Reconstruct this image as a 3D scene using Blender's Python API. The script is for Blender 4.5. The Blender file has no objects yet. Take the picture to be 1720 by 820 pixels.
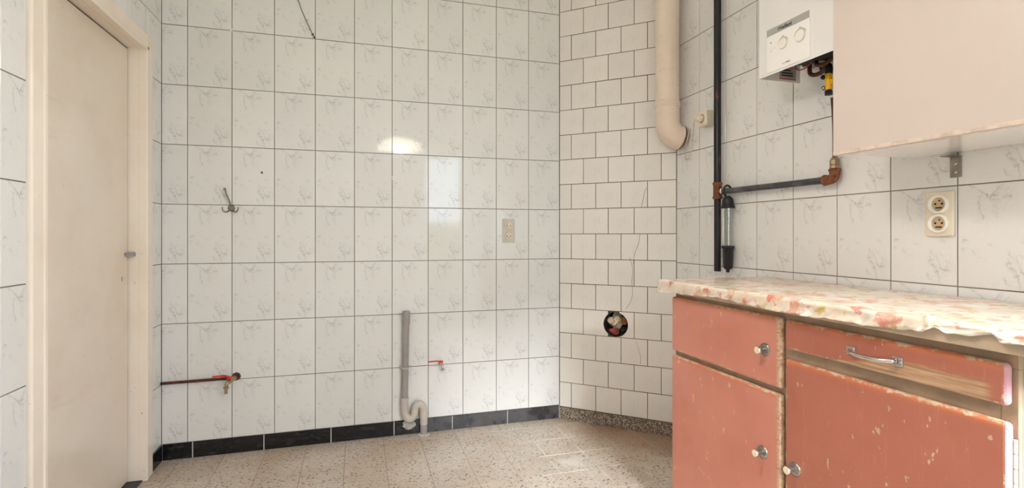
import bpy, bmesh, math, random
from mathutils import Vector, Matrix, noise

random.seed(7)
PI = math.pi
SC = bpy.context.scene
COL = SC.collection

# ------------------------------------------------------------------ camera
cam_d = bpy.data.cameras.new('camera')
cam = bpy.data.objects.new('camera', cam_d)
COL.objects.link(cam)
cam.location = (0.9452, -2.9848, 1.131)
cam.rotation_euler = (PI / 2, 0, -0.2894)
cam_d.sensor_width = 36
cam_d.lens = 867.83 / 1720 * 36
cam_d.shift_y = -(410 - 395.31) / 1720
cam_d.clip_start = 0.02
SC.camera = cam

# ------------------------------------------------------------------ world, sun, exposure
world = bpy.data.worlds.new('world')
SC.world = world
world.use_nodes = True
bg = world.node_tree.nodes['Background']
bg.inputs['Color'].default_value = (0.66, 0.83, 1.0, 1)
bg.inputs['Strength'].default_value = 15.0

sun_d = bpy.data.lights.new('overcast_sun', 'SUN')
sun_d.energy = 27.0
sun_d.angle = math.radians(24)
sun_d.color = (0.90, 0.95, 1.0)
sun = bpy.data.objects.new('overcast_sun', sun_d)
COL.objects.link(sun)
sun.rotation_euler = Vector((0.0, 1.0, -0.60)).to_track_quat('-Z', 'Y').to_euler()

def portal(name, loc, rot, sx, sy):
    d = bpy.data.lights.new(name, 'AREA')
    d.shape = 'RECTANGLE'
    d.size, d.size_y = sx, sy
    d.cycles.is_portal = True
    o = bpy.data.objects.new(name, d)
    COL.objects.link(o)
    o.location, o.rotation_euler = loc, rot
portal('window_portal', (2.06, -4.08, 1.34), (math.pi / 2, 0, 0), 0.56, 1.76)
portal('window_portal', (2.79, -3.49, 1.30), (math.pi / 2, 0, math.pi / 2), 0.78, 2.2)

SC.view_settings.view_transform = 'Standard'
SC.view_settings.look = 'None'
SC.view_settings.gamma = 1.0
SC.view_settings.use_curve_mapping = False
SC.view_settings.exposure = -0.36
LAMP_WATTS = 28.0
SC.cycles.max_bounces = 12
SC.cycles.diffuse_bounces = 8

# ------------------------------------------------------------------ node helper
def srgb(r, g, b):
    f = lambda c: (c / 255) / 12.92 if c <= 10 else ((c / 255 + 0.055) / 1.055) ** 2.4
    return (f(r), f(g), f(b), 1)

class M:
    def __init__(s, name):
        s.m = bpy.data.materials.new(name)
        s.m.use_nodes = True
        s.t = s.m.node_tree
        s.b = s.t.nodes['Principled BSDF']
        s.out = s.t.nodes['Material Output']
    def put(s, sock, v):
        if isinstance(v, bpy.types.NodeSocket):
            s.t.links.new(v, sock)
        elif v is not None:
            if isinstance(v, (tuple, list)) and len(v) == 3 and sock.type == 'RGBA':
                v = (*v, 1)
            sock.default_value = v
    def n(s, typ, ins=None, out=0, **props):
        nd = s.t.nodes.new('ShaderNode' + typ)
        for k, v in props.items():
            setattr(nd, k, v)
        for k, v in (ins or {}).items():
            s.put(nd.inputs[k], v)
        return nd.outputs[out]
    def math(s, op, a, b=None, c=None, clamp=False):
        nd = s.t.nodes.new('ShaderNodeMath')
        nd.operation = op
        nd.use_clamp = clamp
        for i, v in enumerate((a, b, c)):
            if v is not None:
                s.put(nd.inputs[i], v)
        return nd.outputs[0]
    def vmath(s, op, a, b=None, sc=None):
        nd = s.t.nodes.new('ShaderNodeVectorMath')
        nd.operation = op
        s.put(nd.inputs[0], a)
        if b is not None: s.put(nd.inputs[1], b)
        if sc is not None: s.put(nd.inputs['Scale'], sc)
        return nd.outputs['Value'] if op in ('LENGTH', 'DISTANCE', 'DOT_PRODUCT') else nd.outputs[0]
    def mix(s, f, a, b):
        nd = s.t.nodes.new('ShaderNodeMix')
        nd.data_type = 'RGBA'
        s.put(nd.inputs[0], f)
        s.put(nd.inputs[6], a)
        s.put(nd.inputs[7], b)
        return nd.outputs[2]
    def step(s, v, lo, hi, a=0.0, b=1.0):
        nd = s.t.nodes.new('ShaderNodeMapRange')
        nd.interpolation_type = 'SMOOTHSTEP'
        s.put(nd.inputs[0], v)
        for i, q in zip((1, 2, 3, 4), (lo, hi, a, b)):
            s.put(nd.inputs[i], q)
        return nd.outputs[0]
    def noise(s, vec, scale, detail=2.0, rough=0.5, out=0):
        return s.n('TexNoise', {'Vector': vec, 'Scale': scale, 'Detail': detail, 'Roughness': rough}, out=out)
    def co(s, which='Object'):
        nd = s.t.nodes.new('ShaderNodeTexCoord')
        return nd.outputs[which]
    def mapv(s, vec, loc=(0, 0, 0), rot=(0, 0, 0), sc=(1, 1, 1)):
        return s.n('Mapping', {'Vector': vec, 'Location': loc, 'Rotation': rot, 'Scale': sc})
    def sep(s, vec):
        nd = s.t.nodes.new('ShaderNodeSeparateXYZ')
        s.put(nd.inputs[0], vec)
        return nd.outputs
    def fin(s, col=None, rough=None, metal=None, bump=None, bstr=0.2, bdist=0.001, **kw):
        if col is not None: s.put(s.b.inputs['Base Color'], col)
        if rough is not None: s.put(s.b.inputs['Roughness'], rough)
        if metal is not None: s.put(s.b.inputs['Metallic'], metal)
        for k, v in kw.items():
            s.put(s.b.inputs[k.replace('_', ' ')], v)
        if bump is not None:
            nd = s.t.nodes.new('ShaderNodeBump')
            nd.inputs['Strength'].default_value = bstr
            nd.inputs['Distance'].default_value = bdist
            s.put(nd.inputs['Height'], bump)
            s.t.links.new(nd.outputs[0], s.b.inputs['Normal'])
        return s.m

def plain(name, col, rough=0.5, metal=0.0, var=0.08, scale=30.0, dark=None):
    """one colour broken up by a little procedural unevenness"""
    g = M(name)
    nz = g.noise(g.co(), scale, 4.0, 0.6)
    d = dark or tuple(c * (1 - 4 * var) for c in col[:3])
    return g.fin(g.mix(g.step(nz, 0.35, 0.75), col, (*d[:3], 1)), rough, metal)

# ------------------------------------------------------------------ materials
def wall_tile_mat(name, base, vein, amount, patches, strokes=(), rough=0.06):
    g = M(name)
    co = g.co()
    rnd = g.n('ObjectInfo', out='Random') if False else g.t.nodes.new('ShaderNodeObjectInfo').outputs['Random']
    warp = g.vmath('SCALE', g.vmath('SUBTRACT', g.noise(co, 26, 2, 0.55, out=1), (0.5, 0.5, 0.5)), sc=0.05)
    p = g.vmath('ADD', co, warp)
    pr = g.mapv(p, loc=(0.37, 0.2, 0.81), rot=(0, 0.66, 0), sc=(1.0, 1.0, 0.36))
    l1 = g.math('ABSOLUTE', g.math('SUBTRACT', g.noise(pr, 27, 3.5, 0.55), 0.5))
    lines = g.step(l1, 0.0, 0.026, 1.0, 0.0)
    l2 = g.math('ABSOLUTE', g.math('SUBTRACT', g.noise(g.mapv(p, loc=(3, 1, 2), rot=(0, 0.5, 0)), 31, 4, 0.6), 0.5))
    lines2 = g.step(l2, 0.0, 0.02, 0.45, 0.0)
    m = None
    for (x, z, r) in patches:
        d = g.vmath('DISTANCE', g.vmath('MULTIPLY', co, (1, 0, 1)), (x, 0, z))
        s_ = g.step(d, 0.0, r, 1.0, 0.0)
        m = s_ if m is None else g.math('MAXIMUM', m, s_)
    drawn = None
    pw = g.vmath('ADD', g.vmath('MULTIPLY', p, (1, 0, 1)), g.vmath('MULTIPLY', g.vmath('SCALE', g.vmath('SUBTRACT', g.noise(co, 95, 2, 0.6, out=1), (0.5, 0.5, 0.5)), sc=0.018), (1, 0, 1)))
    for (ax, az, bx, bz, st) in strokes:
        ba = Vector((bx - ax, 0, bz - az))
        pa = g.vmath('SUBTRACT', pw, (ax, 0, az))
        hh_ = g.math('MULTIPLY', g.vmath('DOT_PRODUCT', pa, tuple(ba)), 1.0 / ba.length_squared, clamp=True)
        d = g.vmath('LENGTH', g.vmath('SUBTRACT', pa, g.vmath('SCALE', tuple(ba), sc=hh_)))
        k = g.math('MAXIMUM', g.step(d, 0.0004, 0.0034, st, 0.0), g.step(d, 0.0, 0.014, st * 0.22, 0.0))
        drawn = k if drawn is None else g.math('MAXIMUM', drawn, k)
    if drawn is not None:
        drawn = g.math('MULTIPLY', drawn, g.step(g.noise(co, 70, 3, 0.6), 0.35, 0.6, 0.35, 1.0))
    faint = g.step(g.noise(co, 13, 2, 0.5), 0.45, 0.75, 0.06, 0.35)
    m = g.math('MAXIMUM', m, faint)
    cloud = g.step(g.noise(co, 9, 4, 0.6), 0.35, 0.75, 0.0, 0.07)
    f = g.math('MULTIPLY', g.math('ADD', g.math('MULTIPLY', g.math('MAXIMUM', lines, lines2), m), g.math('MULTIPLY', cloud, m)), amount, clamp=True)
    if drawn is not None:
        f = g.math('MAXIMUM', g.math('MULTIPLY', f, 0.55), g.math('MULTIPLY', drawn, 0.52))
    tint = g.math('MULTIPLY_ADD', rnd, 0.05, 0.97)
    col = g.mix(f, base, vein)
    col = g.n('HueSaturation', {'Color': col, 'Value': tint})
    hb = g.noise(g.vmath('ADD', co, g.n('CombineXYZ', {'X': rnd, 'Y': rnd, 'Z': rnd})), 7, 1, 0.3)
    return g.fin(col, rough, bump=hb, bstr=0.5, bdist=0.0012, IOR=1.40)

MT_TILE = wall_tile_mat('glazed_marbled_tile', srgb(230, 228, 226), srgb(126, 122, 122), 0.46,
                        [(0.112, 0.258, 0.06), (0.158, 0.066, 0.06)],
                        [(0.036, 0.292, 0.071, 0.265, 0.7), (0.071, 0.265, 0.100, 0.256, 1.0), (0.100, 0.256, 0.132, 0.262, 0.8), (0.089, 0.260, 0.107, 0.288, 0.8),
                         (0.055, 0.264, 0.068, 0.201, 0.7), (0.019, 0.145, 0.022, 0.138, 0.9), (0.016, 0.114, 0.019, 0.109, 0.7), (0.071, 0.133, 0.089, 0.129, 0.6),
                         (0.121, 0.086, 0.143, 0.054, 0.7), (0.132, 0.106, 0.157, 0.056, 0.7), (0.157, 0.056, 0.182, 0.048, 1.0), (0.146, 0.054, 0.150, 0.008, 0.8),
                         (0.118, 0.034, 0.136, 0.010, 0.6), (0.150, 0.014, 0.158, 0.003, 0.9), (0.164, 0.137, 0.170, 0.129, 0.5), (0.045, 0.105, 0.075, 0.085, 0.35),
                         (0.085, 0.225, 0.105, 0.205, 0.4)])
MT_SMALL = wall_tile_mat('glazed_small_tile', srgb(234, 228, 221), srgb(150, 144, 138), 0.2, [(0.09, 0.06, 0.07)], rough=0.07)

def grout_mat(name, c1, c2):
    g = M(name)
    nz = g.noise(g.co(), 9, 5, 0.7)
    return g.fin(g.mix(g.step(nz, 0.3, 0.7), c1, c2), 0.9)
MT_GROUT = grout_mat('grey_grout', srgb(136, 127, 119), srgb(112, 102, 95))
MT_GROUT_BROWN = grout_mat('sooty_brown_grout', srgb(104, 88, 74), srgb(70, 55, 44))
MT_PLASTER = plain('white_plaster', srgb(238, 234, 228), 0.85, var=0.01, scale=4)

FPITCH = 0.1977
def floor_mat():
    g = M('speckled_terrazzo')
    co = g.co()
    oi = g.t.nodes.new('ShaderNodeObjectInfo').outputs['Random']
    pos = g.n('NewGeometry', out='Position') if False else g.t.nodes.new('ShaderNodeNewGeometry').outputs['Position']
    off = g.n('CombineXYZ', {'X': g.math('MULTIPLY', oi, 37.0), 'Y': g.math('MULTIPLY', oi, 91.0)})
    p = g.vmath('ADD', co, off)
    base = g.mix(g.step(g.noise(p, 55, 5, 0.7), 0.3, 0.7), srgb(219, 209, 197), srgb(197, 185, 171))
    base = g.mix(g.step(g.noise(p, 240, 2, 0.6), 0.50, 0.66, 0.0, 0.7), base, srgb(146, 130, 116))
    base = g.mix(g.step(g.noise(pos, 2.6, 4, 0.6), 0.38, 0.7, 0.0, 0.5), base, srgb(176, 150, 122))
    pw = g.vmath('ADD', p, g.vmath('SCALE', g.noise(p, 60, 2, 0.5, out=1), sc=0.012))
    for k, (sc, rot, thr, keep) in enumerate(((58, 0.3, 0.24, 0.62), (48, 1.5, 0.21, 0.64), (104, 2.4, 0.27, 0.60))):
        q = g.mapv(pw, loc=(k * 3.1, k * 1.7, 0), rot=(0, 0, rot), sc=(0.62, 1.3, 1))
        v = g.t.nodes.new('ShaderNodeTexVoronoi')
        g.put(v.inputs['Vector'], q)
        v.inputs['Scale'].default_value = sc
        d, c = v.outputs['Distance'], g.sep(v.outputs['Color'])
        chip = g.math('MULTIPLY', g.step(d, thr - 0.03, thr + 0.02, 1.0, 0.0), g.math('GREATER_THAN', c[0], keep))
        shade = g.mix(c[1], srgb(40, 33, 29), srgb(100, 83, 72))
        base = g.mix(g.math('MULTIPLY', chip, 0.95), base, shade)
    # pale grout smeared over the joints near the chimney
    lc = g.sep(co)
    ed = g.math('MINIMUM', g.math('MINIMUM', lc[0], g.math('SUBTRACT', FPITCH, lc[0])), g.math('MINIMUM', lc[1], g.math('SUBTRACT', FPITCH, lc[1])))
    ed = g.math('ADD', ed, g.math('MULTIPLY', g.noise(pos, 45, 3, 0.6), 0.008))
    sm = g.math('MULTIPLY', g.step(ed, 0.006, 0.011, 1.0, 0.0), g.math('MULTIPLY', g.step(g.sep(pos)[0], 1.70, 1.80), g.step(g.noise(pos, 6, 3, 0.6), 0.42, 0.55)))
    base = g.mix(g.math('MULTIPLY', sm, 0.5), base, srgb(232, 226, 216))
    # a dried splash of white wash by the chimney wall, and brown grime blended with painted cupboard shade along it
    d = g.math('ADD', g.vmath('DISTANCE', pos, (1.965, -0.60, 0.0)), g.math('MULTIPLY', g.noise(pos, 16, 3, 0.6), 0.16))
    base = g.mix(g.step(d, 0.10, 0.17, 0.5, 0.0), base, srgb(232, 226, 216))
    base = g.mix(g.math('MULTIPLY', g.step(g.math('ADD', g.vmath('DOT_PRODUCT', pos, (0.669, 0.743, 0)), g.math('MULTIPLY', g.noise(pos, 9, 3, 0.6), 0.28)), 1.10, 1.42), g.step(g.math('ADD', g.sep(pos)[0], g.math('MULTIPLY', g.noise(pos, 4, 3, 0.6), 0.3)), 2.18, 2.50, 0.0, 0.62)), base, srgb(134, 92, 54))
    base = g.n('HueSaturation', {'Color': base, 'Value': g.math('MULTIPLY_ADD', oi, 0.10, 0.95)})
    return g.fin(base, 0.42, bump=g.noise(p, 40, 4, 0.6), bstr=0.15)
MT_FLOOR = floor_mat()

def floor_joint_mat():
    g = M('floor_joint_mortar')
    pos = g.t.nodes.new('ShaderNodeNewGeometry').outputs['Position']
    x = g.sep(pos)
    f = g.step(g.math('ADD', x[0], g.math('MULTIPLY', g.noise(pos, 5, 2), 0.5)), 1.9, 2.1)
    return g.fin(g.mix(f, srgb(150, 122, 108), srgb(206, 196, 184)), 0.9)
MT_JOINT = floor_joint_mat()

def granite():
    g = M('brown_granite')
    co = g.co()
    v = g.t.nodes.new('ShaderNodeTexVoronoi')
    g.put(v.inputs['Vector'], co)
    v.inputs['Scale'].default_value = 260
    c = g.sep(v.outputs['Color'])
    col = g.mix(g.step(c[0], 0.3, 0.9), srgb(70, 60, 54), srgb(196, 182, 168))
    col = g.mix(g.step(c[1], 0.75, 0.8), col, srgb(120, 96, 78))
    return g.fin(col, 0.4)
MT_GRANITE = granite()

def black_skirting():
    g = M('black_glazed_skirting')
    co = g.co()
    f = g.step(g.noise(g.mapv(co, sc=(1, 1, 3)), 14, 5, 0.7), 0.45, 0.8, 0.0, 0.25)
    f = g.math('MAXIMUM', f, g.math('MULTIPLY', g.step(g.sep(co)[0], 1.20, 1.34), g.step(g.noise(co, 7, 4, 0.65), 0.25, 0.75, 0.12, 0.6)))
    return g.fin(g.mix(f, srgb(16, 16, 19), srgb(112, 108, 110)), g.math('MULTIPLY_ADD', f, 0.6, 0.10))
MT_BLACK = black_skirting()
MT_SKIRT_GROUT = plain('pale_skirting_grout', srgb(190, 186, 182), 0.85, var=0.02)

def cream_paint(name, a, b, rough=0.25, brown=0.25):
    g = M(name)
    co = g.co()
    col = g.mix(g.step(g.noise(co, 2.2, 5, 0.65), 0.35, 0.75), a, b)
    sp = g.step(g.noise(co, 75, 2, 0.5), 0.735, 0.76)
    col = g.mix(g.math('MULTIPLY', sp, brown), col, srgb(110, 80, 60))
    smear = g.step(g.noise(g.mapv(co, sc=(1, 1, 6)), 3, 4, 0.6), 0.62, 0.8, 0.0, 0.14)
    col = g.mix(smear, col, srgb(150, 120, 92))
    return g.fin(col, rough, bump=g.noise(co, 26, 3, 0.5), bstr=0.12)
MT_DOOR = cream_paint('cream_door_paint', srgb(231, 219, 205), srgb(224, 208, 191), 0.22)
MT_FRAME = cream_paint('cream_frame_paint', srgb(243, 231, 218), srgb(236, 220, 203), 0.25, 0.6)
MT_FLUE = cream_paint('cream_flue_enamel', srgb(238, 222, 206), srgb(224, 202, 180), 0.35, 0.8)
MT_DARK = plain('near_black', srgb(24, 20, 18), 0.7)
MT_THRESH = plain('dark_stone_threshold', srgb(60, 56, 54), 0.5)

def paint_mat(name, hw, hh, seed, bare_bottom=0.0, right_wear=0.0):
    """worn salmon gloss paint; local x right, z up, origin at the panel centre"""
    g = M(name)
    co = g.co()
    p = g.vmath('ADD', co, (seed * 3.7, seed * 1.3, seed * 2.1))
    x = g.sep(co)
    ax = g.math('SUBTRACT', hw, g.math('ABSOLUTE', x[0]))
    az = g.math('SUBTRACT', hh, g.math('ABSOLUTE', x[2]))
    e = g.math('MINIMUM', ax, az)
    rough_n = g.noise(p, 26, 6, 0.75)
    fine = g.noise(g.mapv(p, sc=(0.5, 1, 2.2)), 70, 4, 0.7)
    col = g.mix(g.step(g.noise(p, 3.5, 4, 0.6), 0.3, 0.75), *((srgb(181, 112, 92), srgb(168, 99, 79)) if seed > 2 else (srgb(210, 139, 120), srgb(198, 124, 106))))
    col = g.mix(g.step(g.noise(g.mapv(p, sc=(3, 1, 0.4)), 30, 4, 0.7), 0.55, 0.8, 0, 0.25), col, srgb(228, 156, 132))
    # raw orange showing on the rounded top edge
    topd = g.math('SUBTRACT', hh, x[2])
    col = g.mix(g.math('MULTIPLY', g.step(topd, 0.004, 0.022, 1.0, 0.0), 0.75), col, srgb(206, 120, 80))
    wood = g.mix(g.step(g.noise(g.mapv(p, sc=(0.25, 1, 9)), 22, 5, 0.7), 0.3, 0.7), srgb(212, 180, 148), srgb(160, 116, 82))
    prim = srgb(212, 188, 162)
    # edge wear
    w = g.math('ADD', g.step(e, 0.0, 0.024, 1.0, 0.0), g.math('MULTIPLY', g.math('SUBTRACT', rough_n, 0.5), 2.6))
    w = g.step(w, 0.90, 1.02)
    if right_wear:
        rw = g.math('ADD', g.step(g.math('SUBTRACT', hw, x[0]), 0.008, 0.042, 1.0, 0.0), g.math('MULTIPLY', g.math('SUBTRACT', fine, 0.5), 1.6))
        w = g.math('MAXIMUM', w, g.math('MULTIPLY', g.step(rw, 0.75, 0.9), right_wear))
    col = g.mix(w, col, g.mix(g.step(fine, 0.4, 0.6), prim, wood))
    # scattered chips
    ch = g.step(g.noise(g.mapv(p, rot=(0, 0.6, 0), sc=(1, 1, 0.45)), 54, 3, 0.55), 0.68, 0.695)
    col = g.mix(g.math('MULTIPLY', ch, 0.75), col, g.mix(g.noise(p, 14), srgb(226, 208, 184), srgb(176, 160, 128)))
    if bare_bottom:
        zz = g.math('ADD', x[2], hh)
        k = g.math('SUBTRACT', zz, g.math('MULTIPLY', g.step(x[0], -hw * 0.55, hw * 0.35), bare_bottom))
        k = g.math('ADD', k, g.math('MULTIPLY', g.math('SUBTRACT', rough_n, 0.5), 0.030))
        lim = g.step(x[0], hw - 0.045, hw - 0.02, 1.0, 0.0)
        f = g.math('MULTIPLY', g.step(k, -0.004, 0.0035, 1.0, 0.0), lim)
        col = g.mix(f, col, wood)
    return g.fin(col, g.math('MULTIPLY_ADD', w, 0.3, 0.33), bump=rough_n, bstr=0.10)

def pink_edge():
    g = M('pale_pink_under_paint')
    co = g.co()
    f = g.step(g.noise(co, 34, 5, 0.7), 0.5, 0.6)
    return g.fin(g.mix(f, srgb(206, 150, 158), srgb(192, 184, 180)), 0.45)
MT_PINK = pink_edge()
MT_BROWN_EDGE = plain('worn_brown_edge', srgb(214, 184, 156), 0.6, scale=46, dark=srgb(138, 78, 48))
MT_TAUPE = plain('taupe_carcass_paint', srgb(176, 150, 124), 0.6, var=0.07, scale=12)
MT_WORKWOOD = plain('greyed_worktop_wood', srgb(205, 182, 156), 0.65, var=0.06, scale=14)
MT_WHITE_LAM = plain('white_laminate', srgb(206, 192, 183), 0.28, var=0.005, scale=3)
MT_UNDER = plain('white_glossy_board', srgb(236, 234, 232), 0.06, var=0.005, scale=3)
MT_ENAMEL = plain('white_enamel', srgb(236, 233, 230), 0.22, var=0.006, scale=3)
MT_PLATE = plain('white_plastic_plate', srgb(244, 241, 236), 0.3, var=0.006, scale=3)
MT_BAND = plain('grey_band', srgb(176, 174, 170), 0.35, var=0.02)
MT_INK = plain('dark_ink', srgb(60, 58, 58), 0.5)
MT_INKPALE = plain('pale_ink', srgb(170, 166, 162), 0.5)
MT_CHROME = plain('worn_chrome', srgb(214, 212, 210), 0.16, 1.0, var=0.04)
MT_STEEL = plain('dull_steel', srgb(160, 152, 144), 0.34, 1.0, var=0.06)
MT_BRASS = plain('tarnished_brass', srgb(188, 164, 134), 0.32, 1.0, var=0.08)
MT_COPPER = plain('browned_copper', srgb(104, 62, 46), 0.42, 0.6, var=0.1)
MT_COPPER_B = plain('bare_copper', srgb(168, 104, 74), 0.35, 0.8, var=0.1)
MT_RUST = plain('rusted_fitting', srgb(140, 84, 52), 0.75, 0.2, var=0.12, scale=60, dark=srgb(80, 44, 28))
MT_RED = plain('red_enamel', srgb(214, 44, 34), 0.35, var=0.05)
MT_YELLOW = plain('yellow_valve_paint', srgb(246, 184, 8), 0.38, var=0.05, scale=50)
MT_RUBBER = plain('black_rubber', srgb(30, 28, 28), 0.5, var=0.05)
MT_CREAM_PL = plain('aged_cream_plastic', srgb(232, 220, 198), 0.35, var=0.02, scale=12)
MT_WHITE_PL = plain('white_plastic', srgb(242, 238, 228), 0.3, var=0.01)
MT_PLATE_BACK = plain('ivory_socket_plastic', srgb(206, 198, 186), 0.35, var=0.02)
MT_KNOBFACE = plain('cream_knob_face', srgb(238, 220, 190), 0.35, var=0.02)
MT_PVC = plain('grey_pvc', srgb(160, 154, 152), 0.42, var=0.03, scale=14)
MT_TRAP = plain('pale_grey_trap_plastic', srgb(200, 190, 180), 0.42, var=0.04, scale=20)
MT_CORD = plain('grey_cord', srgb(92, 84, 76), 0.8)
MT_CEIL = plain('ceiling_paint', srgb(242, 239, 234), 0.9, var=0.005)

def pipe_paint():
    g = M('dark_blue_black_pipe_paint')
    co = g.co()
    f = g.step(g.noise(g.mapv(co, sc=(1, 1, 0.6)), 11, 5, 0.65), 0.56, 0.68)
    col = g.mix(f, srgb(17, 15, 20), srgb(96, 56, 36))
    return g.fin(col, 0.34, bump=g.noise(co, 90, 3, 0.6), bstr=0.15)
MT_PIPE = pipe_paint()
def branch_paint():
    g = M('worn_grey_black_pipe')
    co = g.co()
    col = g.mix(g.step(g.noise(co, 16, 5, 0.7), 0.4, 0.7), srgb(52, 52, 56), srgb(104, 102, 104))
    col = g.mix(g.step(g.noise(co, 9, 4, 0.6), 0.63, 0.68), col, srgb(116, 62, 40))
    return g.fin(col, 0.36)
MT_BRANCH = branch_paint()

def oilcloth():
    g = M('flowered_oilcloth')
    uv = g.co('UV')
    w = g.vmath('SCALE', g.vmath('SUBTRACT', g.noise(uv, 28, 3, 0.6, out=1), (0.5, 0.5, 0.5)), sc=0.030)
    p = g.vmath('ADD', uv, w)
    base = g.mix(g.step(g.noise(uv, 9, 4, 0.6), 0.35, 0.7), srgb(226, 214, 198), srgb(216, 194, 172))
    cols = (srgb(206, 92, 70), srgb(214, 138, 116), srgb(196, 164, 66), srgb(208, 112, 80), srgb(186, 172, 96), srgb(184, 96, 82))
    specs = ((12, 0.36, 0.52, 1, 0), (16, 0.30, 0.55, 5, 3), (16, 0.30, 0.50, 2, 4), (26, 0.30, 0.66, 0, 1), (30, 0.28, 0.58, 4, 2))
    for k, (sc, thr, keep, a, b) in enumerate(specs):
        v = g.t.nodes.new('ShaderNodeTexVoronoi')
        g.put(v.inputs['Vector'], g.mapv(p, loc=(k * 2.3, k * 1.1, k * 0.7), rot=(0, 0, k * 0.5)))
        v.inputs['Scale'].default_value = sc
        c = g.sep(v.outputs['Color'])
        ang = g.step(g.noise(p, 50 + 10 * k, 3, 0.6), 0.35, 0.65, -0.12, 0.12)
        d = g.math('ADD', v.outputs['Distance'], ang)
        f = g.math('MULTIPLY', g.step(d, thr - 0.05, thr, 1.0, 0.0), g.math('GREATER_THAN', c[0], keep))
        petal = g.mix(g.step(d, 0.0, thr, 0.0, 0.8), cols[a], g.mix(g.math('MULTIPLY', c[1], 0.6), cols[b], srgb(236, 210, 186)))
        base = g.mix(g.math('MULTIPLY', f, g.step(g.noise(p, 46, 3, 0.65), 0.32, 0.6, 0.25, 0.8)), base, petal)
    return g.fin(base, 0.24, bump=g.noise(uv, 60, 4, 0.6), bstr=0.12)
MT_CLOTH = oilcloth()

def emit(name, col, st):
    g = M(name)
    e = g.t.nodes.new('ShaderNodeEmission')
    e.inputs[0].default_value = col
    e.inputs[1].default_value = st
    g.t.links.new(e.outputs[0], g.out.inputs[0])
    return g.m
MT_BULB = emit('lit_bulb', (1, 0.90, 0.76, 1), 22.0)
def opal():
    g = M('opal_shade_glass')
    tr = g.t.nodes.new('ShaderNodeBsdfTranslucent')
    tr.inputs[0].default_value = (0.95, 0.86, 0.74, 1)
    df = g.t.nodes.new('ShaderNodeBsdfDiffuse')
    df.inputs[0].default_value = (0.92, 0.86, 0.78, 1)
    mx = g.t.nodes.new('ShaderNodeMixShader')
    mx.inputs[0].default_value = 0.45
    g.t.links.new(tr.outputs[0], mx.inputs[1])
    g.t.links.new(df.outputs[0], mx.inputs[2])
    em = g.t.nodes.new('ShaderNodeEmission')       # the opal glass glows when the lamp is on
    em.inputs[0].default_value = (1.0, 0.95, 0.91, 1)
    em.inputs[1].default_value = 9.0
    ad = g.t.nodes.new('ShaderNodeAddShader')
    g.t.links.new(mx.outputs[0], ad.inputs[0])
    g.t.links.new(em.outputs[0], ad.inputs[1])
    g.t.links.new(ad.outputs[0], g.out.inputs[0])
    return g.m
MT_OPAL = opal()
def glass(name, tint, refl=1.0):
    g = M(name)
    tr = g.t.nodes.new('ShaderNodeBsdfTransparent')
    tr.inputs[0].default_value = tint
    gl = g.t.nodes.new('ShaderNodeBsdfGlossy')
    gl.inputs['Roughness'].default_value = 0.03
    fr = g.n('Fresnel', {'IOR': 1.45})
    mx = g.t.nodes.new('ShaderNodeMixShader')
    front_only = g.math('SUBTRACT', 1.0, g.t.nodes.new('ShaderNodeNewGeometry').outputs['Backfacing'])
    g.put(mx.inputs[0], g.math('MULTIPLY', g.math('MULTIPLY', fr, refl), front_only))
    g.t.links.new(tr.outputs[0], mx.inputs[1])
    g.t.links.new(gl.outputs[0], mx.inputs[2])
    g.t.links.new(mx.outputs[0], g.out.inputs[0])
    return g.m
MT_GLASS = glass('window_glass', (0.97, 0.98, 0.97, 1))
MT_TUBE = glass('clear_plastic_tube', (0.90, 0.91, 0.89, 1), 1.4)
MT_HEDGE = plain('hedge_green', srgb(96, 128, 62), 0.8, var=0.15, scale=18)
MT_LAWN = plain('garden_green', srgb(120, 140, 84), 0.9, var=0.1, scale=6)
MT_PAPER = plain('crumpled_cream_paper', srgb(232, 212, 188), 0.8, var=0.06, scale=40)
MT_RAG = plain('red_rag', srgb(178, 84, 80), 0.85, var=0.12, scale=60)
MT_RUBBLE = plain('rusty_rubble', srgb(150, 88, 40), 0.9, var=0.15, scale=50)
MT_SOOT = plain('sooty_flue_lining', srgb(40, 30, 26), 0.85, var=0.1)

# ------------------------------------------------------------------ mesh helpers
def me_from(verts, faces, name='mesh', smooth=False):
    me = bpy.data.meshes.new(name)
    me.from_pydata([tuple(v) for v in verts], [], faces)
    me.update()
    if smooth:
        me.polygons.foreach_set('use_smooth', [True] * len(me.polygons))
    return me

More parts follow.
